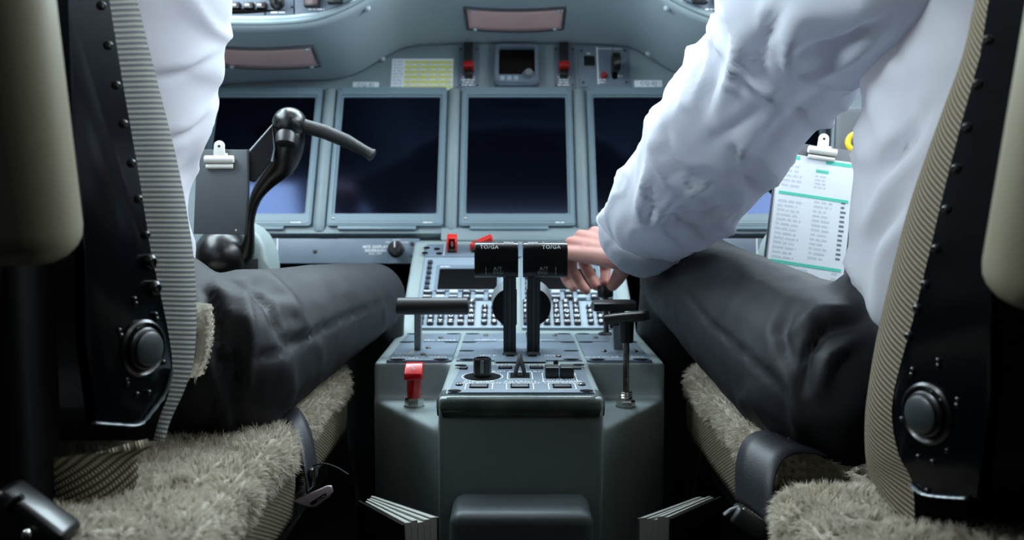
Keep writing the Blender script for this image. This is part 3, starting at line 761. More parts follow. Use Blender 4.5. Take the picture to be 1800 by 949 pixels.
# ---------------------------------------------------------------- thrust levers
def thrust(sg, label):
    px = 896 if sg < 0 else 937
    xb = at(px, 625, 1.252).x; yb = 1.252
    t = thing('thrust_lever', label, 'lever', loc=(xb, yb, ZQ), group='twin thrust levers')
    hx0, hx1 = (835, 911) if sg < 0 else (919, 996.5)
    c0, c1 = at(hx0, 456, 1.215), at(hx1, 456, 1.215)
    L_ = V((xb, yb, ZQ)); h0, h1 = c0 - L_, c1 - L_; zc = h0.z; yc = h0.y
    # arm: channel of two cheeks and a core, leaning back slightly
    for nm, dx, w, dp, m in (('arm_core', 0, .0125, .026, 'lever_grey'), ('arm_cheek', -.0073, .0022, .030, 'black_satin'), ('arm_cheek', .0073, .0022, .030, 'black_satin'), ('arm_rib', -.003, .0006, .0272, 'slot_dark'), ('arm_rib', .003, .0006, .0272, 'slot_dark')):
        k = bmesh.new(); bx(k, (dx, 0, 0), (w, dp, 1))
        for v in k.verts:
            f = v.co.z + .5; v.co.z = f * (zc + .002); v.co.y += yc * f; v.co.x += 0
        mk(nm, k, m, t, smooth=0)
    k = bmesh.new(); bx(k, (0, 0, .004), (.0205, .034, .008), .0015); mk('gaiter', k, 'lever_light', t)
    # grip: rounded barrel along x
    cx, wd = (h0.x + h1.x) / 2, (h1.x - h0.x) / 2
    k = bmesh.new(); poly(k, rrect(-.019, -.0225, .019, .0225, .0085, 6), -wd, wd)
    ends = [f for f in k.faces if len(f.verts) > 4]
    bmesh.ops.bevel(k, geom=list({e for f in ends for e in f.edges}), offset=.0018, segments=2, affect='EDGES', profile=.5)
    bmesh.ops.transform(k, matrix=frame((cx, yc, zc), (0, -1, 0), (0, 0, 1), (-1, 0, 0)), verts=k.verts)
    g = mk('grip', k, 'black_gloss', t, smooth=35)
    Bv = BVHTree.FromPolygons([L_ + v.co for v in g.data.vertices], [tuple(p.vertices) for p in g.data.polygons])
    def mark(s, mx, my, size, m, w=None):
        d = ray(mx, my).normalized(); p, n, _, _ = Bv.ray_cast(CAM, d)
        if p is None: return
        if n.y > 0: n = -n
        M_ = frame_n(p + n * .0005 - L_, V((0, n.y, n.z)))
        if s: mk('lettering', txt(s, size, .00004), m, g, mtx=M_, smooth=0)
        else: mk('mark', box((0, 0, 0), (.0007, size, .0003)), m, g, mtx=M_, smooth=0)
    if sg < 0:
        mark('TO/GA', 860, 434.5, .0072, 'white_print'); mark('DISC', 894, 427, .0055, 'white_print')
        mark('A/T', 875, 472.5, .0068, 'grey_print'); mark('ENG/', 876, 479.5, .0055, 'grey_print'); mark('DISENG', 875, 485.5, .0055, 'grey_print')
        mark(None, 854, 476, .010, 'grey_print'); mark(None, 873, 427, .004, 'white_print')
    else:
        mark('TO/GA', 969, 434.5, .0072, 'white_print'); mark('DISC', 937, 427, .0055, 'white_print')
        mark('A/T', 956, 472.5, .0068, 'grey_print'); mark('ENG/', 954, 479.5, .0055, 'grey_print'); mark('DISENG', 954, 485.5, .0055, 'grey_print')
        mark(None, 977, 476, .010, 'grey_print'); mark(None, 955, 427, .004, 'white_print')
    # drum-shaped reverse trigger behind the arm, flat on its inner side
    c = at(899 if sg < 0 else 935, 536, 1.275) - L_
    n_ = 32; cut = .0075
    def outl_(r, dy):
        pts = [(r * math.cos(2 * PI * i / n_), r * math.sin(2 * PI * i / n_)) for i in range(n_)]
        return [((min(x, cut) if sg < 0 else max(x, -cut)), y + dy) for x, y in pts]
    M_ = frame(c, (1, 0, 0), (0, 0, 1), (0, -1, 0))
    k = bmesh.new(); f0, f1 = outl_(.0262, -.003), outl_(.0285, .004)
    va = [k.verts.new((x, y, .0)) for x, y in f0]; k.faces.new(va)
    va2 = [k.verts.new((x, y, -.004)) for x, y in f0]
    for i in range(n_): k.faces.new((va2[i], va2[(i + 1) % n_], va[(i + 1) % n_], va[i]))
    dr = mk('trigger_face', k, 'black_gloss', t, mtx=M_, smooth=35)
    k = bmesh.new(); va = [k.verts.new((x * 1.01, y, -.0015)) for x, y in f0]; vb = [k.verts.new((x, y, -.030)) for x, y in f1]
    for i in range(n_): k.faces.new((vb[i], vb[(i + 1) % n_], va[(i + 1) % n_], va[i]))
    k.faces.new(list(reversed(vb))); mk('trigger_rim', k, 'lever_light', dr, smooth=35)
    return t
thrust(-1, 'black thrust lever with lettered grip, the one away from the hand')
thrust(1, 'black thrust lever with lettered grip, the one next to the hand')

# speed brake lever: round bar on a flat stem
pb = at(735, 614, 1.0); pb = hit(735, 614, (0, 0, ZQ + .003), V((0, 0, 1)))
t = thing('speed_brake_lever', 'black round bar lever on a thin grey stem beside the left knee', 'lever', loc=pb)
a, b = at(697, 538, 1.26) - pb, at(824, 538, 1.26) - pb
bm = bmesh.new(); cyl(bm, a, b, .0118, seg=28, bev=.0022); mk('bar', bm, 'black_satin', t)
m_ = at(735, 548, 1.265) - pb
bm = bmesh.new(); bx(bm, (0, 0, 0), (.0086, .020, 1))
for v in bm.verts:
    f = v.co.z + .5; v.co += V((m_.x * f, m_.y * f, 0)); v.co.z = f * m_.z
mk('stem', bm, 'lever_light', t, smooth=0)
# flap lever: flat tee head
pb = hit(1086, 613, (0, 0, ZQ + .003), V((0, 0, 1)))
t = thing('flap_lever', 'black flat-topped flap lever behind the steel tee handle', 'lever', loc=pb)
c = at(1080, 536, 1.275) - pb
bm = bmesh.new(); pts = [(-.0285, -.010), (.0285, -.010), (.0315, .004), (.026, .016), (-.026, .016), (-.0315, .004)]
poly(bm, pts, -.0065, .0045, .0025, 3); mk('head', bm, 'black_satin', t, mtx=Matrix.Translation(c) @ Matrix.Rotation(math.radians(8), 4, 'X'))
bm = bmesh.new(); bx(bm, (c.x + .004, c.y + .006, c.z - .018), (.021, .018, .030), .003); mk('neck', bm, 'black_plastic', t)
bm = bmesh.new(); bx(bm, (0, 0, 0), (.0125, .022, 1))
for v in bm.verts:
    f = v.co.z + .5; v.co.x += (c.x + .004) * f; v.co.y += (c.y + .006) * f; v.co.z = f * (c.z - .028)
mk('stem', bm, 'lever_light', t, smooth=0)
# slim knob lever under the hand
pb = hit(1066, 588, (0, 0, ZQ + .003), V((0, 0, 1)))
t = thing('knob_lever', 'slim black knob lever under the fingertips of the hand', 'lever', loc=pb)
c = at(1064, 511, 1.44) - pb
bm = bmesh.new(); lathe(bm, [(.0125, 0), (.0125, .002), (.008, .004)], seg=20); mk('base', bm, 'black_satin', t)
bm = bmesh.new(); cyl(bm, (0, 0, .002), c, .0042, seg=12); mk('stem', bm, 'black_satin', t)
bm = bmesh.new(); lathe(bm, [(.008, -.012), (.0125, -.009), (.0125, .006), (.0105, .009), (.0095, .007)], c, seg=20); mk('knob', bm, 'black_plastic', t)

# ---------------------------------------------------------------- control display units on the pedestal slope
def CL(px, py): return local(CM, px, py, .006)
TOPV = .282
k = thing('upper_switch_strip', 'blue-grey switch strip along the top of the pedestal slope', 'control panel', CM)
vs0, vs1 = CL(800, 449).y, CL(800, 427).y
mk('plate', poly(bmesh.new(), rrect(-.165, vs0, .165, vs1, .002), -.002, .004, .001), 'plate_blue', k)
for px, py in ((750, 434), (747, 443), (768, 436), (772, 444)):
    p = CL(px, py); kk = bmesh.new(); lathe(kk, [(.006, 0), (.006, .0005)], seg=12)
    for v in kk.verts: v.co.y *= .7
    mk('notch', kk, 'slot_dark', k, (p.x, p.y, .004))
x = CL(781, 437).x; mk('divider', box((x, (vs0 + vs1) / 2, .0042), (.001, vs1 - vs0 - .006, .0004)), 'white_print', k, smooth=0)
def redguard(label, px, open_):
    p = CL(px, 437)
    g = thing('red_switch_guard', label, 'switch', CM @ Matrix.Translation((p.x, p.y, .004)), group='red switch guards at the head of the pedestal')
    mk('base', box((0, 0, .003), (.018, .022, .006), .001), 'black_plastic', g)
    k = bmesh.new()
    for sx in (-1, 1): bx(k, (sx * .0075, 0, .013), (.003, .026, .022), .0008)
    bx(k, (0, .006, .0235), (.018, .016, .003), .0008); bx(k, (0, .0125, .013), (.018, .003, .022), .0008)
    M_ = Matrix.Identity(4)
    if open_:
        k.free(); k = bmesh.new(); bx(k, (.010, 0, .016), (.040, .015, .011), .002, 2, Matrix.Rotation(math.radians(-27), 3, 'Y')); bx(k, (-.006, -.004, .008), (.012, .004, .014), .001)
    if False: M_ = Matrix.Translation((.012, 0, .010)) @ Matrix.Rotation(math.radians(-68), 4, 'Y') @ Matrix.Rotation(math.radians(25), 4, 'Z') @ Matrix.Translation((0, 0, -.006)) 
    mk('guard', k, 'red_guard', g, mtx=M_)
    mk('toggle', lathe(bmesh.new(), [(.003, .004), (.0035, .016), (.002, .018)], seg=10), 'silver', g)
redguard('red switch guard standing closed at the head of the pedestal', 795, False)
redguard('red switch guard lifted open behind the thrust lever', 838, True)

KEY = {}
def keymesh(s, w, h, round_, face, lm):
    kk = (s, w, h, round_, face)
    if kk in KEY: return KEY[kk]
    bm = bmesh.new()
    pts = [(w / 2 * math.cos(2 * PI * i / 14), h / 2 * math.sin(2 * PI * i / 14)) for i in range(14)] if round_ else rrect(-w / 2, -h / 2, w / 2, h / 2, min(w, h) * .16, 2)
    poly(bm, pts, 0, .0052, .0012, 1)
    me = bpy.data.meshes.new('key'); bm.to_mesh(me); bm.free()
    me.materials.append(MATS[face]); me.materials.append(MATS[lm])
    if s:
        size = h * (.95 if len(s) == 1 else .60); tm = txt(s, size, .0001); n = len(me.vertices)
        b2 = bmesh.new(); b2.from_mesh(me); c0 = len(b2.faces); b2.from_mesh(tm)
        b2.verts.ensure_lookup_table(); b2.faces.ensure_lookup_table()
        mxw = max((abs(v.co.x) for v in b2.verts[n:]), default=1); sc = min(1, w * .43 / mxw)
        for v in b2.verts[n:]: v.co.z += .0053; v.co.x *= sc
        for f in b2.faces[c0:]: f.material_index = 1
        b2.to_mesh(me); b2.free()
    KEY[kk] = me
    return me
def cdu(sg, label):
    u0, u1 = (-.1655, -.0055) if sg < 0 else (.0055, .1655)
    uc = (u0 + u1) / 2
    M_ = CM @ Matrix.Translation((uc, 0, 0))
    c = thing('control_display_unit', label, 'keypad', M_, group='keypad units on the pedestal slope')
    v0, v1 = CL(815, 574).y, CL(815, 450).y; hw = .079
    mk('face', poly(bmesh.new(), rrect(-hw, v0, hw, v1, .002), -.002, .004, .001), 'plate_light', c)
    sv0, sv1 = CL(815, 508.5).y, CL(815, 472).y
    mk('screen', poly(bmesh.new(), rrect(-.0505, sv0, .0505, sv1, .002), .002, .0046), 'screen_dark', c)
    k = bmesh.new(); ring(k, rrect(-.0555, sv0 - .004, .0555, sv1 + .012, .002), rrect(-.0505, sv0, .0505, sv1, .002), .003, .0062, .0035); mk('screen_frame', k, 'plate_blue', c)
    micro(c, -.0495, sv1 + .004, -.025, sv1 + .008, 1, .0064, seed=2)
    for sx in (-1, 1):
        for i in range(6):
            v = sv0 - .0 + (CL(815, 455).y - sv0) * (i + .3) / 6
            mk('line_key', keymesh('', .0085, .0085, False, 'key_dark', 'white_print'), 'key_dark', c, (sx * .0685, v, .004))
    fk = [['PERF', 'NAV', 'PREV', 'FPL', 'PROG', 'DIR', 'NEXT'], ['MENU', 'DLK', 'RADIO', 'CB', '', 'BRT', 'TRS']]
    ys = (514, 522.5)
    for r in range(2):
        v = CL(815, ys[r]).y
        for i, s in enumerate(fk[r]):
            lt = (i + r) % 3 == 2
            mk('function_key', keymesh(s, .0150, .0098, False, 'key_light' if lt else 'key_dark', 'white_print'), 'key_dark', c, (-.0655 + i * .0218, v, .004))
    k = bmesh.new(); bx(k, (0, CL(815, 526.8).y, .0042), (2 * hw - .004, .0012, .0006)); mk('divider', k, 'slot_dark', c, smooth=0)
    LET = ['ABCDEF', 'GHIJKL', 'MNOPQR', None, None]
    rowsk = [list('ABCDEF'), list('GHIJKL'), list('MNOPQR'), ['/', 'S', 'T', 'U', 'V', 'W'], ['.', 'X', 'Y', 'Z', 'DEL', 'CLR']]
    yk = (531, 539.5, 548.3, 557.2, 566.2)
    for r in range(5):
        v = CL(815, yk[r]).y
        for i in range(6):
            mk('letter_key', keymesh(rowsk[r][i], .0108, .0108, False, 'key_dark', 'white_print'), 'key_dark', c, (-.0715 + i * .0163, v, .004))
    nk = [['1', '2', '3'], ['4', '5', '6'], ['7', '8', '9'], ['SP', '0', '+/-']]
    for r in range(4):
        v = CL(815, yk[r + 1]).y
        for i in range(3):
            mk('number_key', keymesh(nk[r][i], .0106, .0112, True, 'key_dark', 'white_print'), 'key_dark', c, (.0315 + i * .0158, v, .004))
cdu(-1, 'keypad unit with black screen on the pedestal slope, behind the speed brake lever')
cdu(1, 'keypad unit with black screen on the pedestal slope, under the reaching hand')

def mkw(name, bm, m, parent, smooth=50):
    """part whose mesh is given in world coordinates"""
    return mk(name, bm, m, parent, loc=-V(parent.location), smooth=smooth)

# ---------------------------------------------------------------- yokes, boards and sheets
def mir(p, sg): return V((p.x * sg, p.y, p.z))
def yoke(sg, label):
    """sg = 1 as seen on the left, -1 mirrored to the right"""
    A = lambda px, py, Y: mir(at(px, py, Y), sg)
    base = A(398, 470, 1.42)
    y = thing('control_yoke', label, 'control yoke', loc=(base.x, base.y, .0), group='ram-horn control yokes')
    sp = spline([(500, 222, 1.365, 26), (507, 245, 1.365, 29), (498, 285, 1.37, 24), (470, 317, 1.38, 16), (450, 347, 1.385, 10.5), (440, 385, 1.39, 8), (438, 420, 1.40, 10), (430, 448, 1.41, 16), (405, 465, 1.42, 20)], 30)
    bm = bmesh.new(); tube(bm, [A(*q[:3]) for q in sp], [q[3] * 1.37 / F for q in sp], seg=18); mkw('arm', bm, 'black_gloss', y)
    bm = bmesh.new(); ell(bm, A(509, 216, 1.36), (.0245, .026, .0225), seg=24); mkw('horn_boss', bm, 'black_gloss', y)
    bm = bmesh.new(); lathe(bm, [(.0125, -.006), (.015, 0), (.0145, .012), (.011, .014)], A(503, 240, 1.343), (0, -.4, -1), 16)
    mkw('switch_cap', bm, 'black_satin', y)
    g0, g1 = A(524, 219, 1.36), A(656, 274, 1.37)
    sp = [(0, .0125), (.06, .0112), (.10, .0102), (.35, .0105), (.65, .0098), (.88, .0078), (.95, .0082), (.985, .0098), (1.0, .0085), (1.012, .004)]
    bm = bmesh.new(); tube(bm, [g0.lerp(g1, f) + V((0, 0, .006 * math.sin(PI * f))) for f, r in sp], [r for f, r in sp], seg=18); mkw('grip', bm, 'grip_rubber', y)
    # glossy side plate of the board holder
    P = [(479, 220), (484, 224), (483, 262), (474, 285), (446, 320), (437, 318), (437, 268)]
    c = at(455, 270, 1.34); n = V((.25, -.95, .1)).normalized()
    bm = bmesh.new(); a = [bm.verts.new(mir(hit(p[0], p[1], c, n), sg)) for p in P]; b = [bm.verts.new(v.co + V((0, .006, 0))) for v in a]
    bm.faces.new(a); bm.faces.new(list(reversed(b)))
    for i in range(len(P)): j = (i + 1) % len(P); bm.faces.new((a[j], a[i], b[i], b[j]))
    bmesh.ops.recalc_face_normals(bm, faces=bm.faces); mkw('side_plate', bm, 'black_gloss', y, 0)
    bm = bmesh.new(); tube(bm, [mir(hit(*p, c, n), sg) + V((0, -.001, 0)) for p in ((437, 268), (479, 220), (483, 262), (478, 284))], .0016, seg=6); mkw('plate_edge', bm, 'lever_light', y)
    bm = bmesh.new(); ell(bm, A(392, 448, 1.42), (.042, .05, .042)); mkw('hub', bm, 'black_gloss', y)
    # grey column cover
    bm = bmesh.new(); c0 = A(425, 470, 1.46)
    pts = []
    for a_ in range(0, 91, 15): pts.append((.050 * math.cos(math.radians(a_)), .070 * math.sin(math.radians(a_))))
    pts += [(-.05, .070), (-.05, -.30), (.050, -.30)]
    pts = [(x * sg, z) for x, z in pts]
    poly(bm, pts, -.04, .025, .012, 3); M_ = frame(c0, (1, 0, 0), (0, 0, 1), (0, -1, 0)); bmesh.ops.transform(bm, matrix=M_, verts=bm.verts)
    cv = mkw('column_cover', bm, 'pedestal_paint', y)
    bm = bmesh.new(); cyl(bm, (base.x, base.y + .03, .0), (base.x, base.y + .02, .62), .045, seg=20); mkw('column', bm, 'black_plastic', y)
mat('grip_rubber', (17, 18, 19), .5, bump=(650, .7, .0012))
yoke(1, 'black ram-horn control yoke with ribbed grip in front of the left displays')
yoke(-1, 'black ram-horn control yoke hidden behind the white sleeve')

def bulldog(parent, x, y, z, s=1.0, sx=1):
    k = bmesh.new(); cyl(k, (x - .020 * s, y, z + .003), (x + .020 * s, y, z + .003), .0052 * s, seg=14, bev=.001); mk('clip_jaw', k, 'clip_white', parent)
    k = bmesh.new(); cyl(k, (x - .0185 * s, y - .0095 * s, z + .001), (x + .0185 * s, y - .0095 * s, z + .001), .0032 * s, seg=12, bev=.0008); mk('clip_jaw', k, 'clip_white', parent)
    k = bmesh.new(); bx(k, (x, y - .006 * s, z - .001), (.037 * s, .012 * s, .003)); mk('clip_back', k, 'steel', parent)
    k = bmesh.new(); pts = [(-.0078, 0), (.0078, 0), (.0072, .012)] + [(.0072 * math.cos(a), .016 + .0072 * math.sin(a)) for a in (.2, .6, 1.0, 1.57, 2.1, 2.5, 2.9)] + [(-.0072, .012)]
    poly(k, [(x + a * s, y + .003 + b * s) for a, b in pts], z + .001, z + .0045, .001); tb = mk('clip_tab', k, 'clip_white', parent)
    k = bmesh.new(); lathe(k, [(.0018 * s, 0), (.0018 * s, .0004)], (x, y + .018 * s, z + .0046), seg=12); mk('tab_hole', k, 'slot_dark', tb)
    k = bmesh.new(); bx(k, (x + .0095 * s, y + .0055 * s, z + .003), (.004 * s, .006 * s, .004), .001); mk('clip_lug', k, 'clip_white', parent)

B = frame_n(at(390, 336, 1.30), (0.05, -1, .12))
t = thing('clip_board', 'dark grey board with a white bulldog clip on the left yoke', 'clipboard', B)
q = lambda px, py: (lambda p: (p.x, p.y))(local(B, px, py))
mk('board', poly(bmesh.new(), [q(346, 263), q(436, 263), q(436.5, 340), q(431, 412), q(340, 411)], -.003, 0, .0006), 'board_grey', t)
mk('board_edge', poly(bmesh.new(), [q(434, 263), q(437.5, 263), q(438, 340), q(432.5, 412), q(430.5, 412), q(435.5, 340)], -.003, .0012, .0003), 'black_plastic', t)
x, y = q(387, 281); bulldog(t, x, y, .002, 1.0)
x, y = q(415, 405); screw(t, x, y, 0, .0016, 'silver')

RB = frame_n(at(1430, 380, 1.24), (-.06, -1, .30), math.radians(-9))
t = thing('clip_board', 'clipboard with a printed white sheet and bulldog clip above the right thigh', 'clipboard', RB)
qr = lambda px, py: (lambda p: (p.x, p.y))(local(RB, px, py))
x0, y0_ = qr(1372, 268); x1 = qr(1502, 290)[0]; yb_ = qr(1420, 560)[1]
mk('board', poly(bmesh.new(), rrect(x0 - .004, yb_, x1 + .006, y0_ + .018, .006), -.006, -.002, .0006), 'board_grey', t)
for dz, off in ((-.002, -.0015), (-.001, .001), (0, 0)):
    sh = mk('sheet', poly(bmesh.new(), [(x0 + off, yb_ + .004), (x1 - off, yb_ + .004), (x1 - off, y0_), (x0 + off, y0_)], dz, dz + .0007), 'paper', t, smooth=0)
W_ = x1 - x0
def bar(y, a, b, h, m, nm='teal_bar'): mk(nm, box((x0 + W_ * (a + b) / 2, y, .0009), (W_ * (b - a), h, .0003)), m, t, smooth=0)
yy = lambda px, py: qr(px, py)[1]
bar(yy(1390, 276), .04, .27, .0055, 'teal_ink'); bar(yy(1480, 290), .62, .97, .0050, 'teal_ink')
bar(yy(1450, 303), .50, .67, .0040, 'teal_ink'); bar(yy(1420, 345), .04, .97, .0042, 'teal_ink'); bar(yy(1410, 466), .04, .97, .0042, 'teal_ink')
def ink(a, b, ya, yb2, n, sd, m='pale_ink', fill=.9): micro(t, x0 + W_ * a, yb2, x0 + W_ * b, ya, n, .0008, m, fill, seed=sd)
ink(.06, .45, yy(1420, 292), yy(1420, 335), 5, 41, fill=.7); ink(.50, .68, yy(1450, 309), yy(1450, 335), 4, 42, fill=.9)
ink(.05, .42, yy(1400, 352), yy(1400, 460), 13, 43); ink(.52, .80, yy(1440, 352), yy(1440, 460), 13, 44); ink(.88, .97, yy(1470, 352), yy(1470, 460), 13, 45, 'ink', .8)
ink(.40, .62, yy(1420, 472), yy(1420, 520), 5, 46); ink(.85, .95, yy(1450, 475), yy(1450, 530), 6, 47)
x, y = qr(1444, 268); bulldog(t, x, y, .002, .95)
# yellow ringed knob on the side console beyond it
M_ = frame_n(at(1507, 251, 1.45), (-.4, -1, .2))
t = thing('yellow_knob', 'round yellow ringed knob half hidden behind the white shirt', 'knob', M_)
mk('base', box((.01, -.01, -.03), (.09, .14, .05), .01), 'board_grey', t)
k = bmesh.new(); tube(k, [(.013 * math.cos(2 * PI * i / 24), .013 * math.sin(2 * PI * i / 24), .004) for i in range(25)], .005, seg=10, cap=False); mk('ring', k, 'yellow_knob', t)
k = bmesh.new(); lathe(k, [(.010, -.005), (.010, .006), (.007, .009)], seg=18); mk('centre', k, 'board_grey', t)
# side consoles closing the panel at both ends
for sg, lab in ((1, 'grey-green side console wing beyond the printed sheet'), (-1, 'grey-green side console wing beyond the left seat')):
    M_ = frame_n(V((sg * .74, 1.62, .78)), (-.55 * sg, -.8, .1))
    t = thing('side_console', lab, 'console', M_)
    mk('wing', poly(bmesh.new(), [(-.20, -.45), (.25, -.45), (.25, .2), (-.12, .2), (-.20, .08)] if sg > 0 else [(.20, -.45), (-.25, -.45), (-.25, .2), (.12, .2), (.20, .08)], -.04, 0, .006), 'panel_paint', t)
    mk('gap_seal', box((0, -.04, .002), (.36, .010, .004), rot=Matrix.Rotation(math.radians(-40 * sg), 3, 'Z')), 'black_cover', t)

# ---------------------------------------------------------------- seats
def fur(name, me, parent, n, length, region=None, seed=1, m='fleece'):
    rnd = random.Random(seed); polys = [p for p in me.polygons if region is None or region(p.center)]
    ar = [p.area for p in polys]; vs = []; fs = []
    for p in rnd.choices(polys, ar, k=n):
        w = [rnd.random() + 1e-3 for _ in p.vertices]; sw = sum(w); c = V((0, 0, 0))
        for a, vi in zip(w, p.vertices): c += me.vertices[vi].co * (a / sw)
        nv = noise.noise_vector(c * 55) + noise.noise_vector(c * 160) * .6 
        d = (p.normal * 1.0 + nv * .8 + V((rnd.uniform(-.3, .3), rnd.uniform(-.3, .3), rnd.uniform(-.3, .1)))).normalized()
        l = length * rnd.uniform(.6, 1.15); s = d.cross(V((rnd.uniform(-1, 1), rnd.uniform(-1, 1), rnd.uniform(-1, 1)))).normalized() * .0005
        k = len(vs); c = c - p.normal * .002; mid = c + d * l * .55; tip = mid + (d + nv * .9 + V((0, 0, -.25))).normalized() * l * .5
        vs += [c - s, c + s, mid + s * .8, mid - s * .8, tip]; fs += [(k, k + 1, k + 2, k + 3), (k + 3, k + 2, k + 4)]
    fm = bpy.data.meshes.new(name); fm.from_pydata(vs, [], fs)
    o = mk(name, fm, m, parent, loc=-V(parent.location), smooth=0); o['kind'] = 'stuff'; return o
def wrinkle(me, f):
    N_ = [v.normal.copy() for v in me.vertices]; C_ = [v.co.copy() for v in me.vertices]
    out = []
    for c, n in zip(C_, N_): out.extend(c + n * f(c))
    me.vertices.foreach_set('co', out); me.update()
def slab(x0, x1, y0, y1, z0, z1, amp=.006):
    bm = box(((x0 + x1) / 2, (y0 + y1) / 2, (z0 + z1) / 2), (x1 - x0, y1 - y0, z1 - z0), min(.024, (z1 - z0) * .42), 4)
    me = voxel(bm, .007, 4)
    wrinkle(me, lambda c: noise.noise(c * 30) * amp + noise.noise(c * 80) * amp * .5)
    return me
def strip_rows(A, Bp, n, cols, bulge, nrm):
    ra, rb = spline(A, n), spline(Bp, n); rows = []
    for a, b in zip(ra, rb):
        a, b = V(a), V(b); rows.append([a.lerp(b, i / cols) + nrm * (bulge * math.sin(PI * min(1, i / cols * 1.0)) ) for i in range(cols + 1)])
    return rows
def bolt_mesh(r):
    k = ('bolt', round(r, 5))
    if k not in TXT:
        bm = bmesh.new(); lathe(bm, [(r, 0), (r, r * .25), (r * .85, r * .6), (r * .5, r * .8), (r * .45, r * .55), (.0001, r * .55)], seg=14)
        me = bpy.data.meshes.new('bolt'); bm.to_mesh(me); bm.free(); TXT[k] = me
    return TXT[k]

def seat(sg, label, hubpx, hubY, Apx, Bpx, dB, platepx, bolts, big, hubs, km, slabs, leather, lips, fl):
    nrm = V((.918 * -sg, -.397, 0)); O = at(hubpx[0], hubpx[1], hubY)      # sg = -1: left seat
    s = thing('pilot_seat', label, 'seat', loc=(.48 * sg, .9, 0))
    L = V(s.location)
    H = lambda px, py, z=0: hit(px, py, O + nrm * z, nrm)
    # side plate with bolts
    M_ = frame_n(O, nrm); Mi = M_.inverted(); pts = [Mi @ H(*p) for p in platepx]
    bm = bmesh.new(); poly(bm, [(p.x, p.y) for p in pts], -.010, 0, .0015, 2); bmesh.ops.transform(bm, matrix=M_, verts=bm.verts); sp = mkw('side_plate', bm, 'black_metal', s, 30)
    Rn = nrm.to_track_quat('Z', 'Y').to_matrix().to_4x4()
    for lst, r in ((bolts, .0034), (big, .0062), (hubs, .0022)):
        for p in lst: mk('bolt', bolt_mesh(r), 'black_gloss', sp, mtx=Matrix.Translation(H(*p)) @ Rn)
    bm = bmesh.new(); lathe(bm, [(.0225, -.001), (.0225, .0015), (.0205, .003), (.0185, .0015), (.0165, .001), (.0165, .004), (.0145, .0055)], O, nrm, 32); mkw('recline_ring', bm, 'black_gloss', s)
    bm = bmesh.new(); lathe(bm, [(.0135, .003), (.0135, .008), (.0115, .0095), (.002, .0100)], O, nrm, 32); mkw('recline_disc', bm, 'lever_grey', s)
    if lips:
        bm = bmesh.new(); pp = spline([H(*p, z=.001) for p in lips], 24); tube(bm, pp, [.0012 + .0014 * abs(math.sin(i * 1.3)) for i in range(24)], seg=8, flat=.5); mkw('plate_lip', bm, 'lever_light', s)
    # knitted side of the back cushion
    A = [H(*p) for p in Apx]; B_ = []
    for (px, py), yo in zip(Bpx, dB): B_.append(yo(px, py))
    rows = strip_rows(A, B_, 190, 12, .010, nrm)
    # the cushion goes on round the front as a solid
    full = []
    for r in rows:
        a, b = r[0], r[-1]; back = V((a.x + .40 * sg, a.y, a.z)); fr = V((b.x + .44 * sg, b.y + .01, b.z)); full.append(list(r) + [b + V((.02 * sg, .022, 0)), b.lerp(fr, .5) + V((0, .03, 0)), fr, back])
    bm = gridmesh('c', full, close=True, cap=True)
    bm.faces.ensure_lookup_table(); nc = len(full[0])
    for q, f in enumerate(bm.faces): f.material_index = 1 if (q % nc) >= 12 or q >= nc * (len(full) - 1) else 0
    ob = mkw('back_cushion', bm, [km, 'black_cover'], s, 60)
    # sheepskin over the front of the back cushion
    rs = []
    for k in range(fl[0], fl[1], 3):
        b = rows[k][-1]; rs.append([b + V((dx * sg, dy, 0)) + V((0, noise.noise(b * 60 + V((dx, 0, 0))) * .006, 0)) for dx, dy in ((.004, .000), (-.006, -.001), (-.011, .006), (-.009, .018), (.006, .032), (.05, .040), (.2, .045), (.40, .04))])
    bm = gridmesh('f', rs); o = mkw('back_fleece', bm, 'fleece', s, 70)
    o.data.update(); fur('fleece_pile', o.data, s, 5000, .009, seed=5 + sg)
    # leather rear shell
    x0, x1, yc, zb, tilt = leather
    Rm = Matrix.Rotation(tilt, 3, 'X'); bm = bmesh.new(); bx(bm, (0, 0, .26), (abs(x1 - x0), .055, .52), .024, 5)
    for v in bm.verts: v.co = Rm @ v.co + V(((x0 + x1) / 2, yc, zb))
    mkw('rear_shell', bm, 'leather_beige', s)
    bm = bmesh.new(); bx(bm, (.53 * sg, yc + .06, zb - .19), (.37, .06, .52), .01); mkw('rear_cover', bm, 'black_cover', s)
    # seat pan
    bm = bmesh.new(); bx(bm, (.48 * sg, .95, .36), (.44, .60, .06), .01); bx(bm, (.50 * sg, .95, .17), (.30, .40, .34), .02); mkw('base', bm, 'black_cover', s)
    for k, (xi, xo, ya, yb, zt) in enumerate(slabs):
        me = slab(min(xi, xo), max(xi, xo), ya, yb, zt - .045, zt)
        o = mk('seat_fleece', me, 'fleece', s, loc=-L, smooth=70)
        fur('fleece_pile', me, s, 60000, .0115, region=lambda c, xi=xi: abs(c.x - xi) < .24 and c.z > zt - .05, seed=11 + k + sg)
        xk = xi + .010 * sg
        rw = [[V((xk - (.004 * math.sin(PI * j / 6)) * sg, ya + .012 + (yb - ya - .024) * i / 50, zt - .020 - .078 * j / 6)) for j in range(7)] for i in range(51)]
        o = mkw('side_cover', gridmesh('k', rw), 'knit_tan', s); thicken(o, .006, 0)
    return s
def yoff(base_plane, dy):
    return base_plane
def mkB(O, nrm, dy): return lambda px, py: at(px, py, hit(px, py, O, nrm).y + dy)

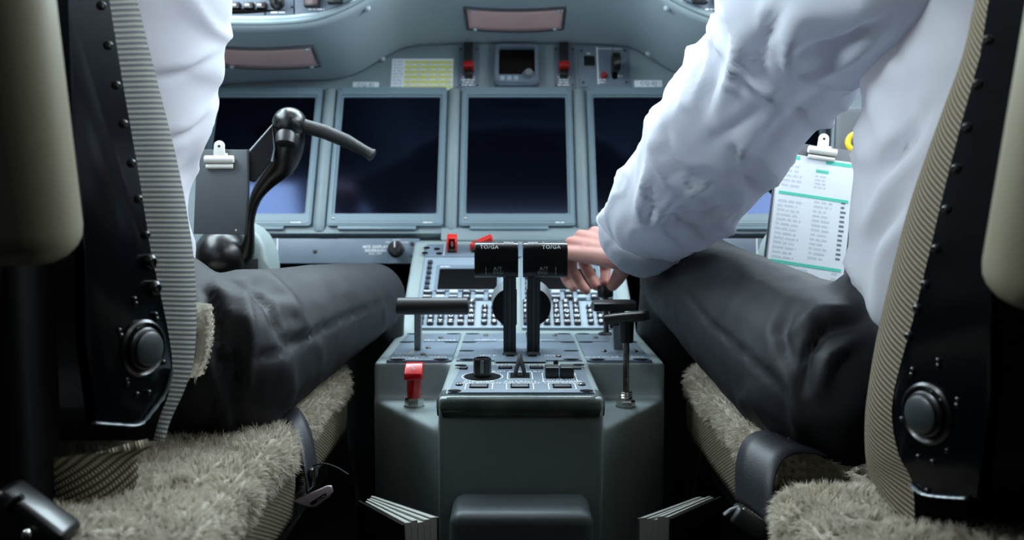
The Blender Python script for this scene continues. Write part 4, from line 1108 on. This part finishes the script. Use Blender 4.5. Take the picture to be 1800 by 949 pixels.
knit('knit_grey', (78, 82, 85), (160, 157, 146), .0041, .0022)
knit('knit_tan', (72, 66, 56), (164, 152, 128), .0043, .0027, .45)
OL, NL = at(251, 612, .72), V((.918, -.397, 0))
AL = [(140, -470), (160, -270), (184, -70), (192, 0), (215, 140), (243, 300), (265, 440), (285, 530), (297, 590), (303, 645), (297, 690), (280, 735), (270, 772)]
BL = [(160, -470), (190, -270), (232, -70), (241, 0), (276, 140), (315, 300), (339, 440), (345, 530), (344, 590), (334, 645), (312, 690), (288, 735), (274, 774)]
dl = [.085] * 3 + [.07, .06, .05, .05, .05] + [.05, .05, .04, .03, .015]
S1 = seat(-1, 'left pilot seat with grey knit side, black bolted plate and sheepskin cover', (251, 612), .72, AL, BL, [mkB(OL, NL, d) for d in dl],
     [(140, -470), (160, -270), (184, -70), (192, 0), (215, 140), (243, 300), (265, 440), (285, 530), (297, 590), (303, 645), (294, 690), (266, 733), (240, 749), (170, 745), (150, 600), (150, 450), (130, 300), (120, 0), (112, -70), (95, -270), (80, -470)],
     [(178, 10), (190, 80), (204, 150), (217, 218), (231, 287), (243, 350), (256, 413)], [(262, 460), (270, 506)],
     [(236, 526), (238, 534), (273, 553), (275, 561), (209, 581), (212, 590), (287, 637), (222, 667), (224, 675), (240, 693), (261, 690), (240, 578)], 'knit_grey',
     [(-.222, -.70, .60, .92, .492), (-.232, -.70, .985, 1.27, .488)], (-.76, -.287, .60, .675, math.radians(10)), [(303, 648), (291, 690), (268, 722), (245, 746), (205, 746), (165, 743)], (112, 150))
OR, NR = at(1630, 727, .66), V((-.918, -.397, 0))
AR = [(1840, -470), (1800, -270), (1755, -70), (1738, 0), (1722, 100), (1690, 215), (1658, 340), (1632, 450), (1605, 560), (1588, 620), (1571, 690), (1568, 740), (1580, 800), (1604, 852), (1608, 949)]
BR = [(1828, -470), (1788, -270), (1748, -70), (1727, 0), (1700, 100), (1653, 215), (1605, 340), (1574, 450), (1548, 560), (1536, 620), (1526, 690), (1521, 740), (1521, 800), (1533, 852), (1575, 949)]
S2 = seat(1, 'right pilot seat with tan knit side, black bolted plate and sheepskin cover', (1630, 727), .66, AR, BR, [mkB(OR, NR, .075)] * 15,
     AR[:13] + [(1604, 852), (1640, 872), (1720, 876), (1740, 700), (1740, 480), (1775, 300), (1795, 100), (1805, 0), (1815, -70), (1855, -270), (1890, -470)],
     [(1737, 70), (1718, 148), (1700, 224), (1681, 296), (1664, 368), (1646, 437), (1627, 500), (1613, 542), (1598, 591)], [],
     [(1650, 634), (1650, 643), (1605, 650), (1603, 659), (1684, 703), (1683, 713), (1586, 737), (1665, 792), (1615, 803), (1640, 812), (1630, 863), (1638, 690), (1655, 705)], 'knit_tan',
     [(.208, .70, .58, .775, .474), (.226, .70, .855, 1.27, .486)], (.262, .74, .535, .655, math.radians(14)), [(1600, 852), (1622, 868), (1660, 874), (1700, 876)], (172, 188))
# knitted seat skirt behind the left cushion
rw = []
for a, b in zip(spline([(-40, 815), (30, 818), (80, 850), (108, 895), (128, 955), (138, 980)], 60), spline([(262, 778), (240, 795), (236, 840), (212, 880), (178, 920), (140, 985)], 60)):
    pa, pb = at(a[0], a[1], .675), at(b[0], b[1], .70); rw.append([pa.lerp(pb, i / 12) + V((.006, -.012, 0)) * math.sin(PI * i / 12) for i in range(13)])
o = mkw('seat_skirt', gridmesh('k', rw), 'knit_tan', S1); thicken(o, .008, 0)

# ---------------------------------------------------------------- belts
def ribbon(name, pts, wv, w, m, parent, t=.0016):
    P = spline(pts, 24); rows = [[V(p) + V(wv).normalized() * (w * (i / 4 - .5)) for i in range(5)] for p in P]
    o = mk(name, gridmesh(name, rows), m, parent, loc=-V(parent.location), smooth=60); thicken(o, t, 0); return o
b = thing('lap_belt', 'dark webbing lap belt hanging over the left sheepskin with pinkish metal buckle', 'seat belt', loc=at(549, 860, .93))
ribbon('webbing', [at(470, 712, 1.0), at(500, 722, .99), at(522, 740, .97), at(537, 775, .95), at(545, 815, .935), at(549, 850, .93)], (.06, 1, .15), .042, 'webbing', b)
k = bmesh.new(); bx(k, at(548.5, 838, .925), (.0045, .012, .019), .001); mkw('keeper', k, 'steel', b)
M_ = frame_n(at(552, 872, .915), (.25, -.9, .3)); Li = M_.inverted()
def ql(px, py): p = local(M_, px, py); return (p.x, p.y)
k = poly(bmesh.new(), [ql(512, 881), ql(575, 853), ql(583, 853), ql(586, 863), ql(580, 873), ql(556, 891), ql(545, 893)], -.0025, .0025, .0014, 2)
bmesh.ops.transform(k, matrix=M_, verts=k.verts); bk = mkw('buckle', k, 'buckle_metal', b)
k = poly(bmesh.new(), [ql(545, 883), ql(568, 868), ql(574, 867), ql(573, 872), ql(550, 887), ql(545, 887)], .002, .0030, .0003)
bmesh.ops.transform(k, matrix=M_, verts=k.verts); mk('buckle_slot', k, 'slot_dark', bk)
k = poly(bmesh.new(), [ql(555, 880), ql(568, 871), ql(571, 872), ql(558, 882)], .002, .0042, .0005)
bmesh.ops.transform(k, matrix=M_, verts=k.verts); mk('buckle_bar', k, 'steel', bk)
ribbon('tail', [at(540, 866, .93), at(515, 875, .92), at(490, 905, .90), at(470, 960, .88), at(450, 1010, .86)], (.2, 1, .1), .042, 'webbing', b)
k = bmesh.new(); tube(k, [at(*q) for q in spline([(550, 818, .93), (570, 815, .93), (592, 822, .93), (612, 834, .92)], 14)], .0009, seg=6); mkw('cord', k, 'webbing', b)
k = bmesh.new(); tube(k, [at(*q) for q in spline([(527, 905, .91), (512, 925, .90), (490, 945, .89), (478, 960, .88)], 14)], .0009, seg=6); mkw('cord', k, 'webbing', b)
b = thing('lap_belt', 'broad black lap belt draped between the two right sheepskin pads', 'seat belt', loc=at(1335, 880, .81))
ribbon('webbing', [at(1420, 782, .86), at(1385, 776, .855), at(1355, 780, .845), at(1335, 800, .835), at(1325, 840, .825), at(1325, 900, .815)], (-.35, 1, .1), .058, 'webbing', b)
k = bmesh.new(); M4 = Matrix.Rotation(math.radians(35), 3, 'Y'); bx(k, at(1325, 925, .80), (.046, .020, .016), .003, 2, M4); bk = mkw('buckle', k, 'black_satin', b)
k = bmesh.new(); tube(k, [at(1308, 893, .795), at(1303, 902, .793), at(1305, 915, .793)], .0012, seg=8); mk('buckle_edge', k, 'silver', bk)
k = bmesh.new(); tube(k, [at(1300, 895, .80), at(1286, 900, .80), at(1275, 908, .80)], .004, seg=10); mk('buckle_tongue', k, 'black_gloss', bk)
b = thing('belt_fitting', 'glossy black belt fitting in the lower left corner', 'seat belt', loc=at(60, 930, .60))
k = bmesh.new(); M4 = Matrix.Rotation(math.radians(38), 3, 'Y'); bx(k, at(48, 925, .60), (.055, .03, .036), .006, 3, M4); mkw('case', k, 'black_gloss', b)
k = bmesh.new(); tube(k, [at(12, 893, .585), at(24, 880, .585), at(40, 873, .585)], .0022, seg=8); mkw('latch', k, 'black_gloss', b)
k = bmesh.new(); ell(k, at(47, 940, .58), (.003, .003, .004)); mkw('rivet', k, 'silver', b)

# ---------------------------------------------------------------- manuals beside the pedestal
def manual(label, pts, z):
    P = [hit(px, py, (0, 0, z), V((0, 0, 1))) for px, py in pts]      # far tip, far tip 2, near inner, near outer
    c = sum(P, V((0, 0, 0))) / 4
    t = thing('manual', label, 'book', loc=(c.x, c.y, z - .25), group='thick paper manuals beside the pedestal')
    loc2 = [(p.x - c.x, p.y - c.y) for p in P]
    A_, B_, C_, D_ = [V((x, y, 0)) for x, y in loc2]
    n = 5
    for i in range(n):        # bundles of pages side by side
        f0, f1 = i / n + .008, (i + 1) / n - .008 if i < n - 1 else 1
        quad = [A_.lerp(B_, f0), A_.lerp(B_, f1), D_.lerp(C_, f1), D_.lerp(C_, f0)]
        dz = [0, .0015, -.001, .001, .0025][i]
        mk('page_block', poly(bmesh.new(), [(v.x, v.y) for v in quad], 0, .25 + dz, .0005), 'page_edge', t)
    d = (A_ - D_).normalized(); nn = V((d.y, -d.x, 0)); 
    if nn.y > 0: nn = -nn
    q = [D_ + nn * .0008, D_ + nn * .0032, A_ + nn * .0032 + d * .01, A_ + nn * .0008 + d * .01]
    mk('cover', poly(bmesh.new(), [(v.x, v.y) for v in q], 0, .2485), 'black_cover', t)
    d2 = (B_ - C_).normalized(); n2 = V((d2.y, -d2.x, 0)); n2 = n2 if n2.y > 0 else -n2
    q = [C_ + n2 * .0008, C_ + n2 * .0030, B_ + n2 * .0030, B_ + n2 * .0008]
    mk('cover', poly(bmesh.new(), [(v.x, v.y) for v in q], 0, .2515), 'lever_grey', t)
zb = at(740, 915, .88).z
manual('thick paper manual standing beside the pedestal on the left', [(642, 881), (654, 875), (768, 913), (712, 919)], zb)
manual('thick paper manual standing beside the pedestal on the right', [(1255, 873), (1228, 877), (1124, 915), (1176, 908)], zb)

# ---------------------------------------------------------------- people
def ridge(p): return 1 - abs(noise.noise(p)) * 2
def pix(p):
    d = p - CAM; f = d.y * math.cos(TH) - d.z * math.sin(TH); u = d.z * math.cos(TH) + d.y * math.sin(TH)
    return 900 + F * d.x / f, 474.5 - F * u / f
def folds(me, lines, off=V((0, 0, 0))):
    """press soft creases into cloth: (points seen in the photograph, width, depth); only on the side facing the seats' aisle"""
    N_ = [v.normal.copy() for v in me.vertices]; C_ = [v.co.copy() for v in me.vertices]; out = []
    for c, n in zip(C_, N_):
        if n.dot(c - CAM) < 0.02:
            x, y = pix(c); s = 0
            for pts, w, dep in lines:
                best = 1e9; tt = 0
                m = len(pts) - 1
                for i in range(m):
                    ax, ay = pts[i]; bx_, by = pts[i + 1]; dx, dy = bx_ - ax, by - ay
                    t = max(0, min(1, ((x - ax) * dx + (y - ay) * dy) / (dx * dx + dy * dy))); d = math.hypot(x - ax - t * dx, y - ay - t * dy)
                    if d < best: best = d; tt = (i + t) / m
                if best < 3 * w: s += dep * math.exp(-(best / w) ** 2) * (.35 + .65 * math.sin(PI * min(1, max(0, tt))))
            c = c + n * s
        out.extend(c)
    me.vertices.foreach_set('co', out); me.update()
def ellipse_ring(c, ax, ay, n=28, p=2.3):
    out = []
    for i in range(n):
        a = 2 * PI * i / n; ca, sa = math.cos(a), math.sin(a)
        out.append(c + ax * (math.copysign(abs(ca) ** (2 / p), ca)) + ay * (math.copysign(abs(sa) ** (2 / p), sa)))
    return out
def torso(person, secs, dep, cx, name='shirt'):
    """secs: (z, inner half width, centre y, depth factor)"""
    S = spline(secs, 110); rows = []
    for z, hw, cy, d in S:
        rows.append(ellipse_ring(V((cx, cy, z)), V((hw, 0, 0)), V((0, d, 0)), 120, 2.4))
    bm = gridmesh('t', rows, close=True, cap=True); bmesh.ops.recalc_face_normals(bm, faces=bm.faces)
    bm.normal_update(); me = bpy.data.meshes.new(name); bm.to_mesh(me); bm.free()
    wrinkle(me, lambda p: noise.noise(V((p.x * 7, p.y * 7, p.z * 9))) * .009 + max(0, ridge(V((p.x * 6 + p.z * 5, p.y * 6, p.z * 7 + p.x * 3))) - .55) * .014)
    o = mk(name, me, 'shirt', person, loc=-V(person.location), smooth=80)
    return o
def sleeve(person, secs, seed=0, amp=1.0, name='sleeve', cuffn=0):
    """secs: (ax, ay, az, bx, by, bz, depth half) two outline points in space and a thickness"""
    S = spline(secs, 160); rows = []
    for k, q in enumerate(S):
        a, b = V(q[0:3]), V(q[3:6]); c = (a + b) / 2; e = (a - b) / 2
        k0, k1 = S[max(0, k - 1)], S[min(len(S) - 1, k + 1)]
        ax = ((V(k1[0:3]) + V(k1[3:6])) - (V(k0[0:3]) + V(k0[3:6]))).normalized()
        dv = ax.cross(e).normalized() * q[6]
        rg = ellipse_ring(c, e, dv, 96, 2.15)
        t = k / 159
        out = []
        for i, p in enumerate(rg):
            rdir = (p - c).normalized(); s = t * 5.2
            ring_ = V((rdir.x * 1.1, rdir.y * 1.1, rdir.z * 1.1))
            w = noise.noise(V((s * .9 + seed, 0, 0)) + ring_ * 1.3) * .010
            w += max(0, ridge(V((s * 1.7 + seed, 3, 0)) + ring_ * .8) - .5) * .020
            w += max(0, ridge(V((s * 3.1 + seed, 8, 0)) + ring_ * 1.7) - .6) * .010
            fade = min(1, max(0, (t - .03) * 7)); w *= amp * (.25 + .75 * fade)
            out.append(p + rdir * w)
        rows.append(out)
    o = mk(name, gridmesh('s', rows, close=True), 'shirt', person, loc=-V(person.location), smooth=80)
    thicken(o, .0012, -1)
    return o, rows
def trousers(person, hips, knees, feet, r, creases):
    bm = bmesh.new()
    hc = (hips[0] + hips[1]) / 2
    ell(bm, hc + V((0, .005, .02)), (.165, .115, .105))
    for h, k, f, rr in zip(hips, knees, feet, r):
        n = 5
        for i in range(n):
            a, b = h.lerp(k, i / n), h.lerp(k, (i + 1) / n); capsule(bm, a, rr[0] + (rr[1] - rr[0]) * i / n, b, rr[0] + (rr[1] - rr[0]) * (i + 1) / n, 20)
        capsule(bm, k, rr[1] * .98, k.lerp(f, .5), rr[1] * .86, 18); capsule(bm, k.lerp(f, .5), rr[1] * .86, f + V((0, 0, .06)), rr[1] * .78, 18)
    me = voxel(bm, .006, 6)
    def f(p):
        hip = math.exp(-max(0, p.y - .84) ** 2 / .018)
        w = noise.noise(V((p.x * 6, p.y * 4, p.z * 6))) * .005
        w += max(0, ridge(V((p.x * 9, p.y * 11 + p.z * 5, p.z * 8))) - .5) * .007 * (.25 + .9 * hip)
        w += max(0, ridge(V((p.x * 5 + 3, p.y * 17 - p.z * 9, p.z * 5))) - .6) * .004 * (.3 + hip)
        return w
    wrinkle(me, f); folds(me, creases)
    o = mk('trousers', me, 'trouser', person, loc=-V(person.location), smooth=80)
    return o
def head_parts(bm, c):
    ell(bm, c + V((0, -.01, .03)), (.076, .097, .09)); ell(bm, c + V((0, .035, -.045)), (.056, .062, .066)); ell(bm, c + V((0, .07, -.088)), (.03, .025, .02))
    capsule(bm, c + V((0, .092, .012)), .008, c + V((0, .112, -.022)), .013); ell(bm, c + V((0, .098, -.055)), (.026, .012, .009))
    for s in (-1, 1):
        ell(bm, c + V((.077 * s, -.005, -.002)), (.011, .02, .03)); ell(bm, c + V((.03 * s, .082, .014)), (.017, .012, .011)); ell(bm, c + V((.034 * s, .066, -.02)), (.026, .026, .022))
    capsule(bm, c + V((0, -.02, -.06)), .054, c + V((0, -.045, -.19)), .062)
def shoes(person, feet):
    for f in feet:
        k = bmesh.new(); ell(k, f + V((0, .06, .035)), (.047, .135, .04)); capsule(k, f + V((0, -.02, .04)), .042, f + V((0, -.01, .10)), .045)
        for v in k.verts: v.co.z = max(v.co.z, .0)
        mkw('shoe', k, 'shoe', person)
def hand(bm, wrist, knuckles, fingers, thumb, rw=.026):
    pc = sum(knuckles, V((0, 0, 0))) / 4
    for i, kn in enumerate(knuckles):
        w = wrist.lerp(wrist + (kn - pc) * .42, 1); capsule(bm, w, .0165, kn, .0112 if i < 3 else .0102, 14)
    for i in range(3): capsule(bm, knuckles[i].lerp(wrist, .35), .0125, knuckles[i + 1].lerp(wrist, .35), .0125, 12)
    for f, r in fingers:
        for i in range(len(f) - 1): capsule(bm, f[i], r[i], f[i + 1], r[i + 1], 14)
    f, r = thumb
    for i in range(len(f) - 1): capsule(bm, f[i], r[i], f[i + 1], r[i + 1], 14)

def relaxed_hand(bm, w, d, up, sg):
    """simple gripping hand out of view: w wrist, d forward, up"""
    d = d.normalized(); side = d.cross(up).normalized()
    kn = [w + d * .085 + side * (.030 - .020 * i) + up * (.004 - .002 * abs(i - 1)) for i in range(4)]
    if sg < 0: kn = [w + d * .085 - side * (.030 - .020 * i) for i in range(4)]
    fg = []
    for i, k in enumerate(kn):
        l = (.042, .046, .043, .034)[i]; p1 = k + d * l * .9 - up * l * .35; p2 = p1 + d * l * .3 - up * l * .65; p3 = p2 - d * l * .15 - up * l * .45
        fg.append(([k, p1, p2, p3], [.0098, .0092, .0085, .0072]))
    s = side if sg > 0 else -side
    th = ([w + d * .03 + s * .026, w + d * .06 + s * .048 - up * .012, w + d * .088 + s * .046 - up * .022], [.014, .0115, .009])
    hand(bm, w, kn, fg, th)

# --- person on the left
pl = thing('person', 'person in white shirt and dark trousers in the left seat', 'person', loc=(-.47, .9, 0))
hips = [None, V((-.57, .94, .565))]
k0 = at(650, 522, 1.40); knees = [k0, V((-.66, 1.38, k0.z))]; feet = [V((-.26, 1.72, .06)), V((-.62, 1.72, .06))]
n0 = at(368, 636, .925); hips[0] = n0
trousers(pl, hips, knees, feet, [(.089, .053), (.089, .055)],
  [([(395, 492), (440, 500), (470, 530), (490, 575)], 9, -.010), ([(400, 480), (470, 490), (510, 530), (545, 600)], 10, .008), ([(360, 500), (385, 560), (395, 700)], 12, -.014), ([(375, 640), (395, 720), (400, 790)], 10, .009), ([(430, 520), (440, 600), (430, 690)], 11, .009), ([(410, 560), (418, 650), (412, 740)], 8, -.008), ([(480, 560), (500, 600), (560, 590)], 8, -.006), ([(430, 632), (500, 618), (600, 560), (680, 530)], 5, -.004), ([(550, 480), (600, 500), (640, 540)], 16, .004)])
def XR(px, py, Y): return at(px, py, Y).x
sec = []
for py, px in ((560, 336), (430, 331), (350, 329), (290, 336), (230, 360), (160, 367), (125, 384), (70, 388), (0, 410)):
    p = at(px, py, .945); sec.append((p.z, p.x + .475 - .004, .945, .115))
sec = [(.56, .125, .90, .10)] + sec + [(1.0, .185, .945, .115), (1.045, .175, .94, .10), (1.075, .13, .935, .08), (1.095, .07, .93, .06)]
to = torso(pl, sec, .115, -.475)
folds(to.data, [([(260, 138), (330, 128), (380, 95)], 10, -.006), ([(265, 125), (330, 112), (385, 85)], 10, .006), ([(290, 250), (330, 238), (366, 205)], 9, -.006), ([(295, 232), (330, 222), (366, 190)], 9, .006), ([(310, 320), (330, 300), (345, 280)], 8, -.005)])
sh0 = V((-.32, .94, 1.03)); el0 = V((-.36, 1.20, 1.10)); wr0 = V((-.42, 1.40, 1.16))
def arm_secs(a, e, w, r0, r1, r2, up=V((0, 0, 1))):
    out = []
    for c, r, d in ((w, r2, (w - e)), (e.lerp(w, .5), (r1 + r2) / 2, (w - e)), (e, r1, (w - a)), (a.lerp(e, .5), (r0 + r1) / 2, (e - a)), (a, r0, (e - a))):
        s = d.cross(up).normalized(); u = s.cross(d).normalized(); out.append(tuple(c + u * r) + tuple(c - u * r) + (r * .95,))
    return out
sleeve(pl, arm_secs(sh0, el0, wr0, .078, .066, .046), 3)
shl, ell_, wrl = V((-.63, .93, 1.03)), V((-.72, .97, .76)), V((-.70, 1.22, .72))
sleeve(pl, arm_secs(shl, ell_, wrl, .078, .066, .046, V((0, 1, .3))), 5)
bm = bmesh.new(); head_parts(bm, V((-.475, .96, 1.27)))
capsule(bm, V((-.475, .92, 1.06)), .06, V((-.475, .92, .7)), .09)
for a, e, w in ((sh0, el0, wr0), (shl, ell_, wrl)):
    capsule(bm, a, .045, e, .038); capsule(bm, e, .038, w, .027); capsule(bm, V((-.475, .92, 1.02)), .05, a, .045)
relaxed_hand(bm, wr0, V((-.05, .9, -.25)), V((0, .25, 1)).normalized(), -1); relaxed_hand(bm, wrl, V((.1, 1, -.1)), V((0, 0, 1)), 1)
mk('body', voxel(bm, .0045, 3), 'skin', pl, loc=-V(pl.location), smooth=80)
def hair(person, c):
    k = bmesh.new(); ell(k, c + V((0, -.022, .045)), (.083, .098, .088)); me = voxel(k, .006, 2); wrinkle(me, lambda p: noise.noise(p * 60) * .004); mk('hair', me, 'hair', person, loc=-V(person.location), smooth=80)
hair(pl, V((-.475, .96, 1.27))); shoes(pl, feet)

# --- person on the right, reaching to the pedestal
pr = thing('person', 'person in white shirt and dark trousers in the right seat reaching to the pedestal', 'person', loc=(.47, .86, 0))
k0 = at(1205, 488, 1.40); n0 = at(1465, 668, .915)
hips = [n0, V((.575, .92, .56))]; knees = [k0, V((.63, 1.38, k0.z))]; feet = [V((.27, 1.72, .06)), V((.60, 1.72, .06))]
trousers(pr, hips, knees, feet, [(.090, .072), (.090, .072)],
  [([(1500, 545), (1440, 550), (1400, 580)], 12, .010), ([(1510, 570), (1450, 580), (1420, 620), (1415, 680)], 10, -.010), ([(1500, 600), (1455, 630), (1440, 690)], 12, .010), ([(1395, 540), (1370, 580), (1390, 640)], 12, -.008), ([(1180, 480), (1240, 560), (1340, 650), (1420, 720)], 5, -.004), ([(1380, 650), (1400, 720), (1410, 780)], 12, .008), ([(1300, 470), (1330, 500), (1400, 530)], 16, .005)])
sec = []
for py, px in ((605, 1530), (520, 1492), (400, 1484), (300, 1494), (180, 1504), (130, 1501), (40, 1515)):
    p = at(px, py, .87); sec.append((p.z, .47 - p.x - .015, .87, .115))
sec = [(.53, .09, .84, .08), (.56, .115, .85, .10)] + sec + [(.95, .178, .87, .115), (1.01, .18, .87, .11), (1.045, .165, .865, .095), (1.075, .12, .86, .075), (1.095, .07, .855, .06)]
to = torso(pr, sec, .115, .47)
folds(to.data, [([(1560, 60), (1590, 150), (1600, 250), (1560, 300)], 16, -.010), ([(1530, 120), (1545, 200), (1560, 260)], 14, .008), ([(1640, 180), (1600, 240), (1540, 310), (1515, 360)], 12, -.008), ([(1500, 180), (1515, 250), (1520, 300)], 9, .007),
  ([(1620, 250), (1560, 330), (1525, 400)], 14, .009), ([(1580, 360), (1530, 420), (1515, 520)], 14, -.008), ([(1600, 380), (1550, 450), (1540, 560)], 14, .008)])
SS = [((1075, 432), (1140, 473), 1.315), ((1061, 396), (1168, 462), 1.295), ((1070, 360), (1224, 407), 1.26), ((1090, 312), (1288, 366), 1.21), ((1118, 272), (1342, 314), 1.16), ((1150, 210), (1400, 246), 1.10),
      ((1195, 150), (1452, 180), 1.045), ((1238, 104), (1498, 124), 1.0), ((1257, 50), (1532, 74), .965), ((1264, 0), (1556, 40), .935), ((1300, -75), (1640, -15), .89), ((1390, -160), (1740, -60), .86), ((1480, -230), (1800, -90), .85)]
secs = []
for k, (a, b, Y) in enumerate(SS):
    pa, pb = at(*a, Y), at(*b, Y); secs.append(tuple(pa) + tuple(pb) + ((pa - pb).length * (.46 if k > 1 else .40),))
so, srows = sleeve(pr, secs, 17, .8)
folds(so.data, [([(1168, 228), (1170, 262), (1196, 300), (1236, 322)], 8, -.010), ([(1148, 222), (1152, 270), (1178, 312), (1212, 334)], 11, .011), ([(1205, 330), (1222, 338), (1240, 324), (1236, 310)], 6, .010), ([(1226, 345), (1250, 350), (1262, 375)], 9, -.006),
  ([(1137, 402), (1141, 365), (1142, 325)], 5, -.008), ([(1150, 398), (1165, 372), (1178, 350)], 6, .008), ([(1120, 385), (1128, 345), (1140, 295)], 8, .007), ([(1160, 400), (1185, 385), (1205, 350)], 6, -.006),
  ([(1290, 260), (1298, 305), (1330, 335)], 9, -.009), ([(1315, 250), (1296, 290), (1310, 330)], 8, .008), ([(1200, 388), (1260, 384), (1290, 372)], 6, .008), ([(1140, 364), (1190, 388), (1240, 402)], 4, -.008), ([(1190, 372), (1240, 378), (1280, 362)], 7, -.006),
  ([(1235, 205), (1240, 165), (1262, 115)], 10, -.009), ([(1265, 190), (1290, 130), (1300, 60)], 13, .010), ([(1545, 42), (1480, 78), (1400, 95)], 9, -.012), ([(1540, 72), (1480, 108), (1420, 140)], 9, .010), ([(1370, 10), (1336, 80), (1345, 130)], 13, -.010), ([(1400, 40), (1385, 110), (1400, 160)], 13, .007), ([(1385, 205), (1355, 162), (1330, 150)], 10, .008), ([(1250, 250), (1290, 225), (1340, 190)], 13, -.006), ([(1440, 160), (1380, 215), (1330, 270)], 11, -.006)])
# cuff band over the end of the sleeve
band = []
for k in (0, 2, 6, 11, 16, 21):
    c = sum(srows[k], V((0, 0, 0))) / 96; band.append([c + (p - c) * (1.03 + .01 * (k % 2)) for p in srows[k]])
o = mk('cuff', gridmesh('c', band, close=True), 'shirt', pr, loc=-V(pr.location), smooth=80); thicken(o, .0022, 0)
# underside gusset that hangs below the cuff
# hand and forearm
bm = bmesh.new()
wr = at(1098, 446, 1.335); elb = at(1235, 300, 1.17); sho = V((.36, .87, 1.0))
kn = [at(1046, 410, 1.405), at(1022, 416, 1.413), at(1005, 428, 1.41), at(995, 444, 1.40)]
fg = [([kn[0], at(1062, 448, 1.452), at(1064, 476, 1.458), at(1064, 496, 1.445)], [.0105, .0095, .0088, .0076]),
      ([kn[1], at(1026, 462, 1.455), at(1040, 488, 1.458), at(1048, 503, 1.445)], [.0106, .0097, .009, .0077]),
      ([kn[2], at(1004, 472, 1.44), at(1019, 497, 1.443), at(1030, 510, 1.432)], [.0102, .0094, .0087, .0075]),
      ([kn[3], at(988, 474, 1.42), at(998, 495, 1.42), at(1007, 506, 1.41)], [.0094, .0085, .0078, .0068])]
th = ([at(1092, 452, 1.345), at(1095, 472, 1.375), at(1085, 490, 1.395), at(1077, 502, 1.405)], [.015, .0125, .0108, .0085])
hand(bm, wr, kn, fg, th)
capsule(bm, wr, .0245, wr.lerp(elb, .45), .032); capsule(bm, wr + V((0, 0, -.003)), .023, wr.lerp(elb, .3), .030)
me1 = voxel(bm, .0019, 3)
bm = bmesh.new(); bm.from_mesh(me1)
b2 = bmesh.new(); head_parts(b2, V((.47, .93, 1.27)))
capsule(b2, V((.47, .86, 1.06)), .06, V((.47, .86, .7)), .09); capsule(b2, wr.lerp(elb, .4), .028, elb, .036); capsule(b2, elb, .036, sho, .046); capsule(b2, V((.47, .86, 1.02)), .05, sho, .046)
shl, ell_, wrl = V((.62, .87, 1.02)), V((.72, .93, .76)), V((.70, 1.2, .72))
capsule(b2, shl, .045, ell_, .038); capsule(b2, ell_, .038, wrl, .027); capsule(b2, V((.47, .86, 1.02)), .05, shl, .045); relaxed_hand(b2, wrl, V((-.1, 1, -.1)), V((0, 0, 1)), -1)
me2 = voxel(b2, .0045, 3); bm.from_mesh(me2)
mk('body', bm, 'skin', pr, loc=-V(pr.location), smooth=80)
sleeve(pr, arm_secs(shl, ell_, wrl, .078, .066, .046, V((0, 1, .3))), 9)
hair(pr, V((.47, .93, 1.27))); shoes(pr, feet)
